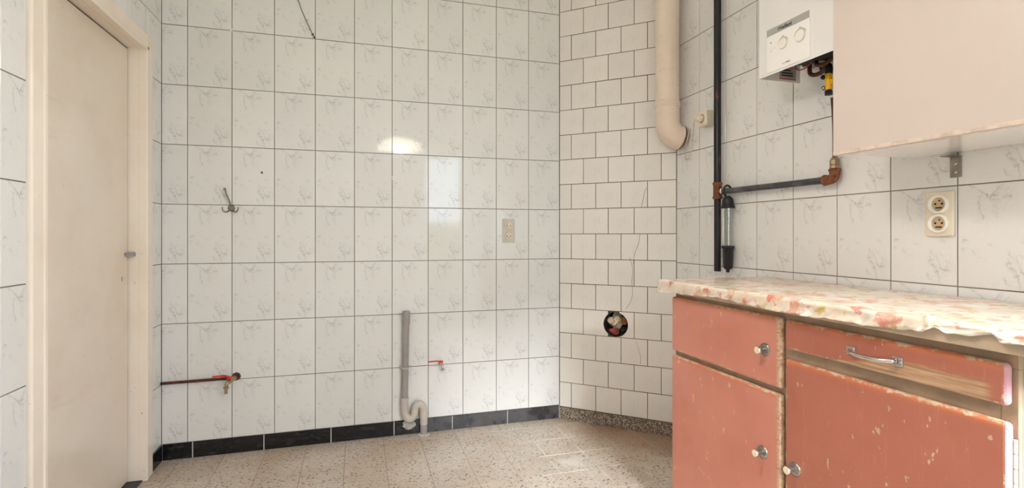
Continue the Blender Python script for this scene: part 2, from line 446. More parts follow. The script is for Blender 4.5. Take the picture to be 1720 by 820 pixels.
class Geo:
    """collects simple shapes into one mesh"""
    def __init__(s):
        s.v, s.f, s.sm = [], [], []
    def add(s, verts, faces, smooth=False):
        o = len(s.v)
        s.v += [Vector(v) for v in verts]
        s.f += [tuple(i + o for i in f) for f in faces]
        s.sm += [smooth] * len(faces)
        return s
    def box(s, x0, x1, y0, y1, z0, z1):
        v = [(x, y, z) for z in (z0, z1) for y in (y0, y1) for x in (x0, x1)]
        return s.add(v, [(0, 2, 3, 1), (4, 5, 7, 6), (0, 1, 5, 4), (2, 6, 7, 3), (0, 4, 6, 2), (1, 3, 7, 5)])
    def rbox(s, x0, x1, y0, y1, z0, z1, r=0.003, seg=2):
        bm = bmesh.new()
        bmesh.ops.create_cube(bm, size=1)
        for v in bm.verts:
            v.co = Vector((x0 + (v.co.x + .5) * (x1 - x0), y0 + (v.co.y + .5) * (y1 - y0), z0 + (v.co.z + .5) * (z1 - z0)))
        bmesh.ops.bevel(bm, geom=list(bm.edges), offset=r, segments=seg, profile=0.5, affect='EDGES')
        bm.verts.index_update()
        s.add([v.co.copy() for v in bm.verts], [tuple(v.index for v in f.verts) for f in bm.faces])
        bm.free()
        return s
    def lathe(s, prof, seg=20, mat=None, cap=True, smooth=True):
        """profile [(radius, height)] turned about local z, then moved by mat"""
        mat = mat or Matrix()
        v, f = [], []
        for (r, h) in prof:
            for i in range(seg):
                a = 2 * PI * i / seg
                v.append(mat @ Vector((r * math.cos(a), r * math.sin(a), h)))
        for k in range(len(prof) - 1):
            for i in range(seg):
                j = (i + 1) % seg
                f.append((k * seg + i, k * seg + j, (k + 1) * seg + j, (k + 1) * seg + i))
        s.add(v, f, smooth)
        if cap:
            n = len(prof) - 1
            s.add(v[:seg], [tuple(range(seg))[::-1]])
            s.add(v[n * seg:], [tuple(range(seg))])
        return s
    def tube(s, pts, r, seg=14, cap=True):
        pts = [Vector(p) for p in pts]
        rs = r if isinstance(r, (list, tuple)) else [r] * len(pts)
        t0 = (pts[1] - pts[0]).normalized()
        up = Vector((0, 0, 1)) if abs(t0.z) < 0.9 else Vector((1, 0, 0))
        nrm = (up - t0 * up.dot(t0)).normalized()
        v, f = [], []
        for i, p in enumerate(pts):
            t = (pts[min(i + 1, len(pts) - 1)] - pts[max(i - 1, 0)]).normalized()
            nrm = (nrm - t * nrm.dot(t)).normalized()
            b = t.cross(nrm)
            for k in range(seg):
                a = 2 * PI * k / seg
                v.append(p + (nrm * math.cos(a) + b * math.sin(a)) * rs[i])
        for i in range(len(pts) - 1):
            for k in range(seg):
                j = (k + 1) % seg
                f.append((i * seg + k, i * seg + j, (i + 1) * seg + j, (i + 1) * seg + k))
        s.add(v, f, True)
        if cap:
            s.add(v[:seg], [tuple(range(seg))[::-1]])
            s.add(v[-seg:], [tuple(range(seg))])
        return s
    def mesh(s, name='mesh'):
        me = bpy.data.meshes.new(name)
        me.from_pydata([tuple(v) for v in s.v], [], s.f)
        me.polygons.foreach_set('use_smooth', s.sm)
        bm = bmesh.new()
        bm.from_mesh(me)
        bmesh.ops.recalc_face_normals(bm, faces=bm.faces)
        bm.to_mesh(me)
        bm.free()
        me.update()
        return me

def frame_z(p, d, ref=(0, 0, 1)):
    """matrix whose z axis is d, at p"""
    return Matrix.Translation(Vector(p)) @ Vector(d).normalized().to_track_quat('Z', 'Y').to_matrix().to_4x4()

def smooth_path(pts, n=6):
    P = [Vector(p) for p in pts]
    P = [P[0] * 2 - P[1]] + P + [P[-1] * 2 - P[-2]]
    out = []
    for i in range(1, len(P) - 2):
        a, b, c, d = P[i - 1], P[i], P[i + 1], P[i + 2]
        for k in range(n):
            t = k / n
            out.append(0.5 * ((2 * b) + (c - a) * t + (2 * a - 5 * b + 4 * c - d) * t * t + (3 * b - a - 3 * c + d) * t ** 3))
    out.append(P[-2])
    return out

def obj(name, geo, mat, parent=None, loc=(0, 0, 0), rot=(0, 0, 0), label=None):
    me = geo.mesh(name) if isinstance(geo, Geo) else geo
    if mat is not None and not me.materials:
        for m in (mat if isinstance(mat, (list, tuple)) else [mat]):
            me.materials.append(m)
    o = bpy.data.objects.new(name, me)
    COL.objects.link(o)
    o.location = loc
    o.rotation_euler = rot
    if parent: o.parent = parent
    if label: o['label'] = label
    return o

def tag(o, label, cat, group=None, kind=None):
    o['label'] = label
    o['category'] = cat
    if group: o['group'] = group
    if kind: o['kind'] = kind
    return o

def thing(name, label, cat, loc=(0, 0, 0), rotz=0.0, group=None):
    e = bpy.data.objects.new(name, None)
    e.empty_display_size = 0.05
    COL.objects.link(e)
    e.location = loc
    e.rotation_euler = (0, 0, rotz)
    return tag(e, label, cat, group)

def text_mesh(s, size, ext=0.0004, bold=0.0):
    cu = bpy.data.curves.new('lettering', 'FONT')
    cu.body = s
    cu.size = size
    cu.extrude = ext
    cu.offset = bold
    cu.align_x = 'LEFT'
    o = bpy.data.objects.new('lettering_tmp', cu)
    COL.objects.link(o)
    dg = bpy.context.evaluated_depsgraph_get()
    me = bpy.data.meshes.new_from_object(o.evaluated_get(dg))
    bpy.data.objects.remove(o)
    bpy.data.curves.remove(cu)
    me.materials.clear()
    for v in me.vertices:            # stand the text up: x right, z up, facing -y
        x, y, z = v.co
        v.co = (x, -z, y)
    return me

# ------------------------------------------------------------------ wall frames (local x along the wall, y into it, z up)
XB = 2.1414                      # back wall ends here, the chimney breast begins
DA = 0.7328                      # its angle
DL = 0.6976
XR = 2.65987                     # right wall
YC = -0.46662                    # where the chimney breast meets the right wall
YREAR = -3.95
HC = 2.80
GAP = 0.0034                     # tile joint
TT = 0.008                       # tile thickness
REC = 0.0022                     # recess of the joints

def tile_mesh(x0, x1, z0, z1, b=0.0011):
    v = [(x0, TT, z0), (x1, TT, z0), (x1, TT, z1), (x0, TT, z1),
         (x0, b, z0), (x1, b, z0), (x1, b, z1), (x0, b, z1),
         (x0 + b, 0, z0 + b), (x1 - b, 0, z0 + b), (x1 - b, 0, z1 - b), (x0 + b, 0, z1 - b)]
    f = [(8, 9, 10, 11)]
    for i in range(4):
        j = (i + 1) % 4
        f += [(i, j, 4 + j, 4 + i), (4 + i, 4 + j, 8 + j, 8 + i)]
    return me_from(v, f, 'tile')

def poly_tile(pts):
    """tile of any outline (counter-clockwise seen from the room)"""
    n = len(pts)
    v = [(x, 0, z) for x, z in pts] + [(x, TT, z) for x, z in pts]
    f = [tuple(range(n))] + [(i, i + n, (i + 1) % n + n, (i + 1) % n) for i in range(n)]
    return me_from(v, f, 'tile')

TILE_CACHE = {}
def put_tile(wall, mat, ox, oz, x0, x1, z0, z1, name='tile', tilt=0.0016):
    """tile whose print is anchored at (ox, oz) and which covers x0..x1, z0..z1 in the wall's frame"""
    key = (mat.name, round(x0 - ox, 4), round(x1 - ox, 4), round(z0 - oz, 4), round(z1 - oz, 4))
    me = TILE_CACHE.get(key)
    if me is None:
        me = tile_mesh(x0 - ox, x1 - ox, z0 - oz, z1 - oz)
        me.materials.append(mat)
        TILE_CACHE[key] = me
    o = bpy.data.objects.new(name, me)
    COL.objects.link(o)
    o.parent = wall
    o.location = (ox, random.uniform(-0.0003, 0.0003), oz)
    o.rotation_euler = (random.gauss(0, tilt), 0, random.gauss(0, tilt))
    return o

def struct(name, geo, mat, label, cat, loc=(0, 0, 0), rotz=0.0):
    return tag(obj(name, geo, mat, None, loc, (0, 0, rotz)), label, cat, kind='structure')

# ------------------------------------------------------------------ floor
g = Geo().box(-0.35, XR + 0.12, YREAR - 0.12, 0.12, -0.12, -0.0012)
floor = struct('floor', g, MT_JOINT, 'beige speckled terrazzo floor of small square tiles', 'floor')
FP = 0.1977
fm = tile_mesh(0.0011, FP - 0.0011, 0.0011, FP - 0.0011, 0.0006)
for v in fm.vertices:
    x, y, z = v.co
    v.co = (x, z, -y)
fm.flip_normals()
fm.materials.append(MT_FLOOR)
for i in range(-1, 13):
    for j in range(0, 21):
        x0 = 0.0895 + FP * i
        y0 = -0.104 - FP * j
        if y0 < YREAR - 0.1 or x0 > XR - 0.02: continue
        o = bpy.data.objects.new('floor_tile', fm)
        COL.objects.link(o)
        o.parent = floor
        o.location = (x0, y0, random.uniform(-0.0003, 0.0003))
# cut row against the back wall
fc = None
for i in range(-1, 11):
    x0 = 0.0895 + FP * i
    if fc is None:
        fc = tile_mesh(0.0008, FP - 0.0008, 0.0008, 0.1035, 0.0006)
        for v in fc.vertices:
            x, y, z = v.co
            v.co = (x, z, -y)
        fc.flip_normals()
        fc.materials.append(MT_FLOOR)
    o = bpy.data.objects.new('floor_tile', fc)
    COL.objects.link(o)
    o.parent = floor
    o.location = (x0, -0.104, 0)

# ------------------------------------------------------------------ ceiling and rear wall (behind the camera)
struct('ceiling', Geo().box(-0.3, XR + 0.12, YREAR - 0.12, 0.12, HC, HC + 0.1), MT_CEIL, 'plain white ceiling above the tiled walls', 'ceiling')
WX0, WX1, WZ0, WZ1 = 1.78, 2.34, 0.46, 2.22
g = Geo()
g.box(-0.3, WX0, YREAR - 0.12, YREAR, 0, HC).box(WX1, XR + 0.12, YREAR - 0.12, YREAR, 0, HC)
g.box(WX0, WX1, YREAR - 0.12, YREAR, 0, WZ0).box(WX0, WX1, YREAR - 0.12, YREAR, WZ1, HC)
struct('wall_rear', g, MT_PLASTER, 'white plastered wall with a tall narrow window opposite the tiled wall', 'wall')
win = struct('window_1', Geo().box(WX0, WX1, YREAR - 0.12, YREAR + 0.02, WZ0 - 0.03, WZ0), MT_PLASTER, 'tall narrow window, seen mirrored in one column of tiles', 'window')
fr = Geo()
a, b = YREAR - 0.09, YREAR - 0.04
fr.box(WX0, WX0 + 0.05, a, b, WZ0, WZ1).box(WX1 - 0.05, WX1, a, b, WZ0, WZ1)
fr.box(WX0 + 0.05, WX1 - 0.05, a, b, WZ0, WZ0 + 0.05).box(WX0 + 0.05, WX1 - 0.05, a, b, WZ1 - 0.05, WZ1)
fr.box(WX0 + 0.05, WX1 - 0.05, a, b, 1.145, 1.195)
obj('window_frame', fr, MT_PLASTER, win)
for z0, z1 in ((WZ0 + 0.05, 1.145), (1.195, WZ1 - 0.05)):
    obj('pane', Geo().box(WX0 + 0.05, WX1 - 0.05, YREAR - 0.068, YREAR - 0.063, z0, z1), MT_GLASS, win)
struct('ground_garden', Geo().box(-5, 9, -16, YREAR - 0.13, -0.4, -0.3), MT_LAWN, 'green garden ground outside the window', 'ground')
hb = bmesh.new()
bmesh.ops.create_cube(hb, size=1)
bmesh.ops.subdivide_edges(hb, edges=hb.edges, cuts=14, use_grid_fill=True)
for v in hb.verts:
    p = Vector((v.co.x * 9, v.co.y * 1.2, v.co.z * 1.7))
    p += Vector((noise.noise(p * 3.1), noise.noise(p * 3.1 + Vector((5, 1, 2))), noise.noise(p * 2.3 + Vector((9, 4, 7))))) * 0.22
    v.co = p
hm = bpy.data.meshes.new('garden_hedge')
hb.to_mesh(hm)
hb.free()
tag(obj('garden_hedge', hm, MT_HEDGE, None, (2.2, -9.0, 0.5)), 'green hedge outdoors, seen only mirrored in the glossy tiles', 'hedge')

# ------------------------------------------------------------------ back wall
PH = 0.302
PW = 0.2028
XC = 0.1148
h = GAP / 2
wb = struct('wall_back', Geo().box(-0.12, XB + 0.05, REC, 0.12, 0, HC), MT_GROUT, 'wall of white marbled tiles facing the camera', 'wall')
Z0 = 0.08
for r in range(10):
    z0, z1 = Z0 + r * PH, min(Z0 + (r + 1) * PH, HC)
    if z1 - z0 < 0.02: continue
    for k in range(11):
        ox = XC + (k - 1) * PW
        x0, x1 = max(ox, 0.0), min(ox + PW, XB - 0.001)
        put_tile(wb, MT_TILE, ox, z0, x0 + h, x1 - h, z0 + h, z1 - h)
BJ = [0.003, 0.1387, 0.4696, 0.8036, 1.139, 1.470, 1.8048, XB - 0.004]
bb = struct('baseboard_back', Geo().box(0.0, XB - 0.001, -0.003, 0.0021, 0, Z0 - 0.0015), MT_SKIRT_GROUT, 'black glazed tile skirting along the back wall', 'baseboard')
for i in range(len(BJ) - 1):
    me = tile_mesh(BJ[i] + 0.003, BJ[i + 1] - 0.003, 0.001, Z0 - 0.001)
    for v in me.vertices: v.co.y -= 0.006
    obj('skirting_tile', me, MT_BLACK, bb)

# ------------------------------------------------------------------ chimney breast
MD = Matrix.Translation((XB, 0, 0)) @ Matrix.Rotation(-DA, 4, 'Z')
HX, HZ, HR = 0.351, 0.603, 0.0735
bm = bmesh.new()
seg = 40
outer = [(0.0, 0.0), (DL, 0.0), (DL, HC), (0.0, HC)]
circ = [(HX + HR * math.cos(2 * PI * i / seg), HZ + HR * math.sin(2 * PI * i / seg)) for i in range(seg)]
q = []                                   # front face as four sectors round the hole
def ring(y):
    return [bm.verts.new((x, y, z)) for x, z in circ], [bm.verts.new((x, y, z)) for x, z in outer]
c0, o0 = ring(REC)
c1, o1 = ring(0.16)
s4 = seg // 4
corner_at = {0: 2, 1: 3, 2: 0, 3: 1}      # sector start angle 45+90k
for k in range(4):
    st = s4 // 2 + k * s4
    arc = [c0[(st + i) % seg] for i in range(s4 + 1)]
    a_, b_ = o0[corner_at[k]], o0[corner_at[(k + 1) % 4]]
    bm.faces.new([a_] + arc + [b_])
for i in range(seg):
    j = (i + 1) % seg
    bm.faces.new((c0[i], c0[j], c1[j], c1[i]))
for i in range(4):
    j = (i + 1) % 4
    bm.faces.new((o0[i], o0[j], o1[j], o1[i]))
bmesh.ops.recalc_face_normals(bm, faces=bm.faces)
dm = bpy.data.meshes.new('wall_chimney')
bm.to_mesh(dm)
bm.free()
wd_ = struct('wall_chimney', dm, MT_GROUT_BROWN, 'angled chimney breast of small white tiles laid in half bond', 'wall', (XB, 0, 0), -DA)
obj('flue_lining', Geo().lathe([(HR, 0.0), (HR, 0.14)], 40, frame_z((HX, 0.02, HZ), (0, 1, 0)), cap=False).box(HX - 0.1, HX + 0.1, 0.15, 0.157, HZ - 0.1, HZ + 0.1), MT_SOOT, wd_)
DW, DH, DZ0 = 0.1533, 0.1525, 0.0717
for r in range(18):
    z0, z1 = DZ0 + r * DH, min(DZ0 + (r + 1) * DH, HC)
    shift = 0.0 if r % 2 else -DW / 2
    for k in range(6):
        ox = shift + k * DW
        x0, x1 = max(ox, 0.0), min(ox + DW, DL)
        if x1 - x0 < 0.012: continue
        if DL - x1 < 0.012: x1 = DL - 0.0005
        if r == 3 and k in (1, 2):
            zl, zh, xl, xh = z0 + h, z1 - h, x0 + h, x1 - h
            if k == 1:                     # left of the hole: right edge eaten by the circle
                dz = math.sqrt(HR ** 2 - (xh - HX) ** 2)
                a0 = math.atan2(-dz, xh - HX) % (2 * PI)
                a1 = math.atan2(dz, xh - HX) % (2 * PI)
                arc = [(HX + HR * math.cos(a0 + (a1 - a0) * i / 14), HZ + HR * math.sin(a0 + (a1 - a0) * i / 14)) for i in range(15)]
                pts = [(xl, zl), (xh, zl)] + arc + [(xh, zh), (xl, zh)]
            else:                          # right of the hole
                arc = [(HX + HR * math.cos(a), HZ + HR * math.sin(a)) for a in [PI * 0.40 - PI * 0.86 * i / 16 for i in range(17)]]
                arc = [(x, min(max(z, zl + 0.001), zh - 0.001)) for x, z in arc]
                pts = [(arc[0][0], zh)] + arc + [(arc[-1][0] , zl), (xh, zl), (xh, zh)]
            me = poly_tile(pts)
            for v in me.vertices: v.co.x -= ox; v.co.z -= z0
            obj('tile', me, MT_SMALL, wd_, (ox, 0, z0))
            continue
        put_tile(wd_, MT_SMALL, ox, z0, x0 + h, x1 - h, z0 + h, z1 - h, tilt=0.004)
gb = struct('baseboard_chimney', Geo().box(0.003, DL - 0.003, -0.008, 0.0015, 0, DZ0 - 0.003), MT_DARK, 'brown speckled granite skirting under the small tiles', 'baseboard', (XB, 0, 0), -DA)
for x0, x1 in ((0.004, 0.2955), (0.2975, 0.3915), (0.3935, DL - 0.004)):
    obj('skirting_stone', Geo().rbox(x0, x1, -0.011, 0.001, 0.001, DZ0 - 0.002, 0.001, 1), MT_GRANITE, gb)
# hairline cracks in the glaze
def crack(pts):
    obj('crack', Geo().tube(smooth_path([(x, -0.0004, z) for x, z in pts], 5), 0.0009, 5), MT_GROUT_BROWN, wd_)
crack([(0.531, 1.405), (0.519, 1.375), (0.512, 1.34), (0.500, 1.29)])
crack([(0.494, 1.14), (0.485, 1.08), (0.462, 1.02), (0.455, 0.96)])
crack([(0.435, 1.00), (0.452, 0.93), (0.447, 0.86), (0.452, 0.80), (0.440, 0.745), (0.413, 0.70)])
crack([(0.47, 0.52), (0.487, 0.47), (0.498, 0.42), (0.495, 0.385)])
# what was stuffed in the flue hole
def lump(name, r, c, mat, label, cat, sq=(1, 1, 1), amp=0.35, freq=30, sub=3):
    bm = bmesh.new()
    bmesh.ops.create_icosphere(bm, subdivisions=sub, radius=r)
    for v in bm.verts:
        p = v.co.copy()
        d = 1 + amp * (noise.noise(p * freq + Vector(c) * 7) - abs(noise.noise(p * freq * 2.1)) * 0.8)
        v.co = Vector((p.x * sq[0], p.y * sq[1], p.z * sq[2])) * d
    me = bpy.data.meshes.new(name)
    bm.to_mesh(me)
    bm.free()
    return tag(obj(name, me, mat, None, MD @ Vector(c), (0, 0, -DA)), label, cat)
lump('crumpled_paper', 0.054, (HX - 0.010, 0.074, HZ + 0.014), MT_PAPER, 'wad of crumpled cream paper in the round flue hole', 'paper', (1.0, 0.9, 0.92), 0.5)
lump('rubble_lump', 0.024, (HX + 0.046, 0.026, HZ + 0.024), MT_RUBBLE, 'rusty brown lump at the upper right in the flue hole', 'rubble', (0.85, 0.8, 1.25))
lump('red_rag', 0.024, (HX - 0.008, 0.018, HZ - 0.042), MT_RAG, 'red rag scrap below the paper in the flue hole', 'rag', (1.3, 0.8, 0.75), 0.6, 55)
lump('soot_lump', 0.028, (HX + 0.044, 0.030, HZ - 0.036), MT_DARK, 'black lump beside the red rag in the flue hole', 'rubble', (1.1, 0.9, 0.8))

# ------------------------------------------------------------------ right wall
LR = YC - YREAR
W2A, W2B, W2Z0, W2Z1 = YC + 3.10, YC + 3.88, 0.20, 2.40      # unseen glazed opening added for cool daylight fill, behind the camera
wr = struct('wall_right', Geo().box(-0.14, W2A, REC, 0.12, 0, HC).box(W2B, LR, REC, 0.12, 0, HC).box(W2A, W2B, REC, 0.12, 0, W2Z0).box(W2A, W2B, REC, 0.12, W2Z1, HC), MT_GROUT, 'wall of white marbled tiles behind the cupboards', 'wall', (XR, YC, 0), -PI / 2)
RZ0 = 0.0715
for r in range(-1, 10):
    z0, z1 = max(RZ0 + r * PH, 0.0), min(RZ0 + (r + 1) * PH, HC)
    if z1 - z0 < 0.02: continue
    oz = RZ0 + r * PH
    for k in range(0, 18):
        ox = 0.2026 + (k - 1) * PW
        x0, x1 = max(ox, 0.0), min(ox + PW, LR)
        if x1 - x0 < 0.015: continue
        if x1 > W2A - 0.06: continue
        put_tile(wr, MT_TILE, ox, oz, x0 + h, x1 - h, z0 + h, z1 - h)
struct('baseboard_right', Geo().rbox(0.002, LR - 0.002, -0.008, 0.001, 0, 0.07, 0.001, 1), MT_GRANITE, 'granite skirting low on the right wall behind the cupboard', 'baseboard', (XR, YC, 0), -PI / 2)

pe = 0.2026 - PW + PW * math.floor((W2A - 0.06 - 0.2026 + PW) / PW)
obj('plaster_coat', Geo().box(pe, W2A, 0.0, REC + 0.001, 0, HC).box(W2B, LR, 0.0, REC + 0.001, 0, HC).box(W2A, W2B, 0.0, REC + 0.001, 0, W2Z0).box(W2A, W2B, 0.0, REC + 0.001, W2Z1, HC), MT_PLASTER, wr)
w2 = struct('fill_window', Geo().box(W2A, W2B, -0.015, 0.12, W2Z0 - 0.03, W2Z0), MT_PLASTER, 'white window added for daylight fill beyond the base cupboard, outside the picture', 'window', (XR, YC, 0), -PI / 2)
fr = Geo()
WM = (W2A + W2B) / 2
for x0, x1 in ((W2A, W2A + 0.05), (WM - 0.03, WM + 0.03), (W2B - 0.05, W2B)):
    fr.box(x0, x1, 0.05, 0.10, W2Z0, W2Z1)
for x0, x1 in ((W2A + 0.05, WM - 0.03), (WM + 0.03, W2B - 0.05)):
    fr.box(x0, x1, 0.05, 0.10, W2Z0, W2Z0 + 0.05).box(x0, x1, 0.05, 0.10, W2Z1 - 0.05, W2Z1)
    obj('pane', Geo().box(x0, x1, 0.073, 0.077, W2Z0 + 0.05, W2Z1 - 0.05), MT_GLASS, w2)
obj('window_frame', fr, MT_PLASTER, w2)

# ------------------------------------------------------------------ left wall with the door
DY0, DY1, DTOP = -1.022, -0.228, 1.985          # clear opening between the jambs
FY0, FY1, FTOP = -1.100, -0.150, 2.064          # outer edge of the architrave
g = Geo()
g.box(YREAR, FY0 + 0.02, REC, 0.12, 0, HC).box(FY1 - 0.02, 0.0, REC, 0.12, 0, HC).box(FY0 + 0.02, FY1 - 0.02, REC, 0.12, FTOP - 0.02, HC)
wl = struct('wall_left', g, MT_GROUT, 'white tiled wall around the cream door', 'wall', (0, 0, 0), PI / 2)
for r in range(10):
    z0, z1 = Z0 + r * PH, min(Z0 + (r + 1) * PH, HC)
    if z1 - z0 < 0.02: continue
    for k in range(20):
        ox = -(k + 1) * 0.203
        a, b = max(ox, YREAR), ox + 0.203
        if b - a < 0.02: continue
        if a >= FY1 or b <= FY0 or z0 >= FTOP:
            put_tile(wl, MT_TILE, ox, z0, a + h, b - h, z0 + h, z1 - h); continue
        below = z1 <= FTOP
        # overlaps the door frame in y
        if b > FY1:                    # column by the corner
            if below: put_tile(wl, MT_TILE, ox, z0, FY1 + 0.001, b - h, z0 + h, z1 - h)
            else:
                me = poly_tile([(FY1 + 0.001, z0 + h), (b - h, z0 + h), (b - h, z1 - h), (a + h, z1 - h), (a + h, FTOP + 0.001), (FY1 + 0.001, FTOP + 0.001)])
                for v in me.vertices: v.co.x -= ox; v.co.z -= z0
                obj('tile', me, MT_TILE, wl, (ox, 0, z0))
        elif a < FY0:
            if below: put_tile(wl, MT_TILE, ox, z0, a + h, FY0 - 0.002, z0 + h, z1 - h)
            else:
                me = poly_tile([(a + h, z0 + h), (FY0 - 0.002, z0 + h), (FY0 - 0.002, FTOP + 0.001), (b - h, FTOP + 0.001), (b - h, z1 - h), (a + h, z1 - h)])
                for v in me.vertices: v.co.x -= ox; v.co.z -= z0
                obj('tile', me, MT_TILE, wl, (ox, 0, z0))
        elif not below:
            put_tile(wl, MT_TILE, ox, z0, a + h, b - h, FTOP + 0.001, z1 - h)
bl = struct('baseboard_left', Geo().box(FY1 + 0.001, -0.004, -0.003, 0.0021, 0, Z0 - 0.0015), MT_SKIRT_GROUT, 'short black skirting between door frame and corner', 'baseboard', (0, 0, 0), PI / 2)
me = tile_mesh(FY1 + 0.002, -0.008, 0.001, Z0 - 0.001)
for v in me.vertices: v.co.y -= 0.006
obj('skirting_tile', me, MT_BLACK, bl)
# door: frame (architrave, jambs) and leaf
door = tag(thing('door_1', 'flush cream painted door set deep in its frame', 'door', (0, 0, 0), PI / 2), 'flush cream painted door set deep in its frame', 'door', kind='structure')
def architrave(prof, pts):
    """sweep a flat profile (across, proud) along the inner edge path; mitred"""
    return None
g = Geo()
PJ = 0.017                                # how far the architrave stands proud of the tiles
def casing(g, y0, y1, z0, z1, inner):
    # stepped and rounded board; inner tells on which side the bead lies
    g.rbox(y0, y1, -PJ * 0.8, 0.02, z0, z1, 0.007, 3)
    if inner == 'x1': g.rbox(y1 - 0.020, y1 + 0.001, -PJ, 0.02, z0, z1, 0.004, 2)
    if inner == 'x0': g.rbox(y0 - 0.001, y0 + 0.020, -PJ, 0.02, z0, z1, 0.004, 2)
    if inner == 'z0': g.rbox(y0, y1, -PJ, 0.02, z0 - 0.001, z0 + 0.020, 0.004, 2)
casing(g, DY1, FY1, 0.0, FTOP, 'x0')
obj('architrave', g, MT_FRAME, door)
g = Geo(); casing(g, FY0, DY0, 0.0, FTOP, 'x1')
obj('architrave', g, MT_FRAME, door)
g = Geo(); casing(g, DY0 - 0.02, DY1 + 0.02, DTOP, FTOP - 0.001, 'z0')
obj('architrave', g, MT_FRAME, door)
LFX = 0.060                               # leaf face depth behind the tile face
obj('jamb', Geo().box(DY1 - 0.0005, DY1 + 0.06, 0.0, 0.118, 0.0, DTOP + 0.02), MT_FRAME, door)
obj('jamb', Geo().box(DY0 - 0.06, DY0 + 0.0005, 0.0, 0.118, 0.0, DTOP + 0.02), MT_FRAME, door)
obj('jamb', Geo().box(DY0, DY1, 0.0, 0.118, DTOP, DTOP + 0.06), MT_FRAME, door)
leaf = obj('door_leaf', Geo().rbox(DY0 + 0.0025, DY1 - 0.0075, LFX, LFX + 0.04, 0.012, DTOP - 0.0052, 0.0015, 1), MT_DOOR, door)
obj('gap_shade', Geo().box(DY1 - 0.0078, DY1 - 0.0004, LFX + 0.003, LFX + 0.04, 0.01, DTOP), MT_DARK, door)  # dark strips stand in for the shade in the gaps round the leaf
obj('gap_shade', Geo().box(DY0, DY1 - 0.005, LFX + 0.003, LFX + 0.04, DTOP - 0.005, DTOP - 0.0004), MT_DARK, door)
obj('door_stop', Geo().box(DY0, DY1, LFX + 0.041, 0.118, 0, DTOP), MT_DARK, door)
obj('threshold', Geo().box(DY0, DY1, 0.004, 0.118, 0.0, 0.007), MT_THRESH, door)
# stub of a turn catch near the closing edge, keyhole and an old screw hole
g = Geo().rbox(-0.262, -0.185, LFX - 0.030, LFX - 0.018, 1.034, 1.054, 0.003, 2)
g.rbox(-0.262, -0.246, LFX - 0.022, LFX + 0.002, 1.034, 1.054, 0.003, 2)
obj('catch', g, MT_PVC, door, label='pale grey turn catch')
obj('keyhole', Geo().lathe([(0.0045, 0), (0.0045, 0.002)], 10, frame_z((-0.262, LFX - 0.0008, 1.045), (0, 1, 0))).rbox(-0.2945, -0.2885, LFX - 0.0006, LFX + 0.002, 0.926, 0.948, 0.0025, 2), MT_DARK, door)
obj('screw_hole', Geo().lathe([(0.006, 0), (0.006, 0.003)], 10, frame_z((-0.985, LFX - 0.0007, 0.655), (0, 1, 0))), MT_DARK, door)

# ------------------------------------------------------------------ things on the back wall
# triple coat hook
t = thing('coat_hook', 'small metal triple coat hook on the tile joint left of the wall', 'hook', (0.315, 0, 1.272))
g = Geo().lathe([(0.017, 0), (0.017, 0.003), (0.010, 0.007)], 16, frame_z((0, 0, 0), (0, -1, 0)))
obj('back_plate', g, MT_STEEL, t)
obj('hook_arm', Geo().tube(smooth_path([(0, -0.004, 0.006), (-0.006, -0.018, 0.035), (-0.015, -0.032, 0.065), (-0.022, -0.040, 0.092)]), [0.0042] * 18 + [0.0060], 10).lathe([(0.0, -0.008), (0.006, -0.006), (0.008, 0), (0.006, 0.006), (0.0, 0.008)], 12, Matrix.Translation((-0.0225, -0.0405, 0.094)), cap=False), MT_STEEL, t)
for sx in (-1, 1):
    obj('hook_arm', Geo().tube(smooth_path([(sx * 0.006, -0.004, -0.010), (sx * 0.018, -0.016, -0.020), (sx * 0.030, -0.024, -0.018), (sx * 0.036, -0.026, -0.006), (sx * 0.036, -0.026, 0.004)]), 0.0036, 10), MT_STEEL, t)
# white screw cap, grey wall plug, small white peg
tag(obj('screw_cap', Geo().lathe([(0.006, 0), (0.007, 0.003), (0.004, 0.007)], 12, frame_z((0.3155, 0, 2.196), (0, -1, 0))), MT_WHITE_PL), 'white screw cap high on the tile joint above the coat hook', 'screw')
t = thing('wall_plug', 'grey plug left in a drilled tile right of the coat hook', 'plug', (0.459, 0, 1.461))
obj('sleeve', Geo().lathe([(0.0065, 0), (0.0065, 0.002), (0.0035, 0.002), (0.0035, 0.0005)], 14, frame_z((0, 0, 0), (0, -1, 0))), MT_PVC, t)
obj('bore', Geo().lathe([(0.0033, 0), (0.0033, 0.0012)], 10, frame_z((0, 0, 0), (0, -1, 0))), MT_DARK, t)
t = thing('wall_peg', 'tiny white peg on the tile joint below the lamp reflection', 'peg', (1.131, 0, 1.461))
obj('peg', Geo().lathe([(0.003, 0), (0.003, 0.008), (0.006, 0.010), (0.006, 0.013), (0.003, 0.015)], 12, frame_z((0, 0, 0), (0, -1, 0))), MT_WHITE_PL, t)
obj('rawl_cap', Geo().lathe([(0.004, 0), (0.004, 0.004)], 10, frame_z((0, 0, -0.012), (0, -1, 0))), MT_WHITE_PL, t)
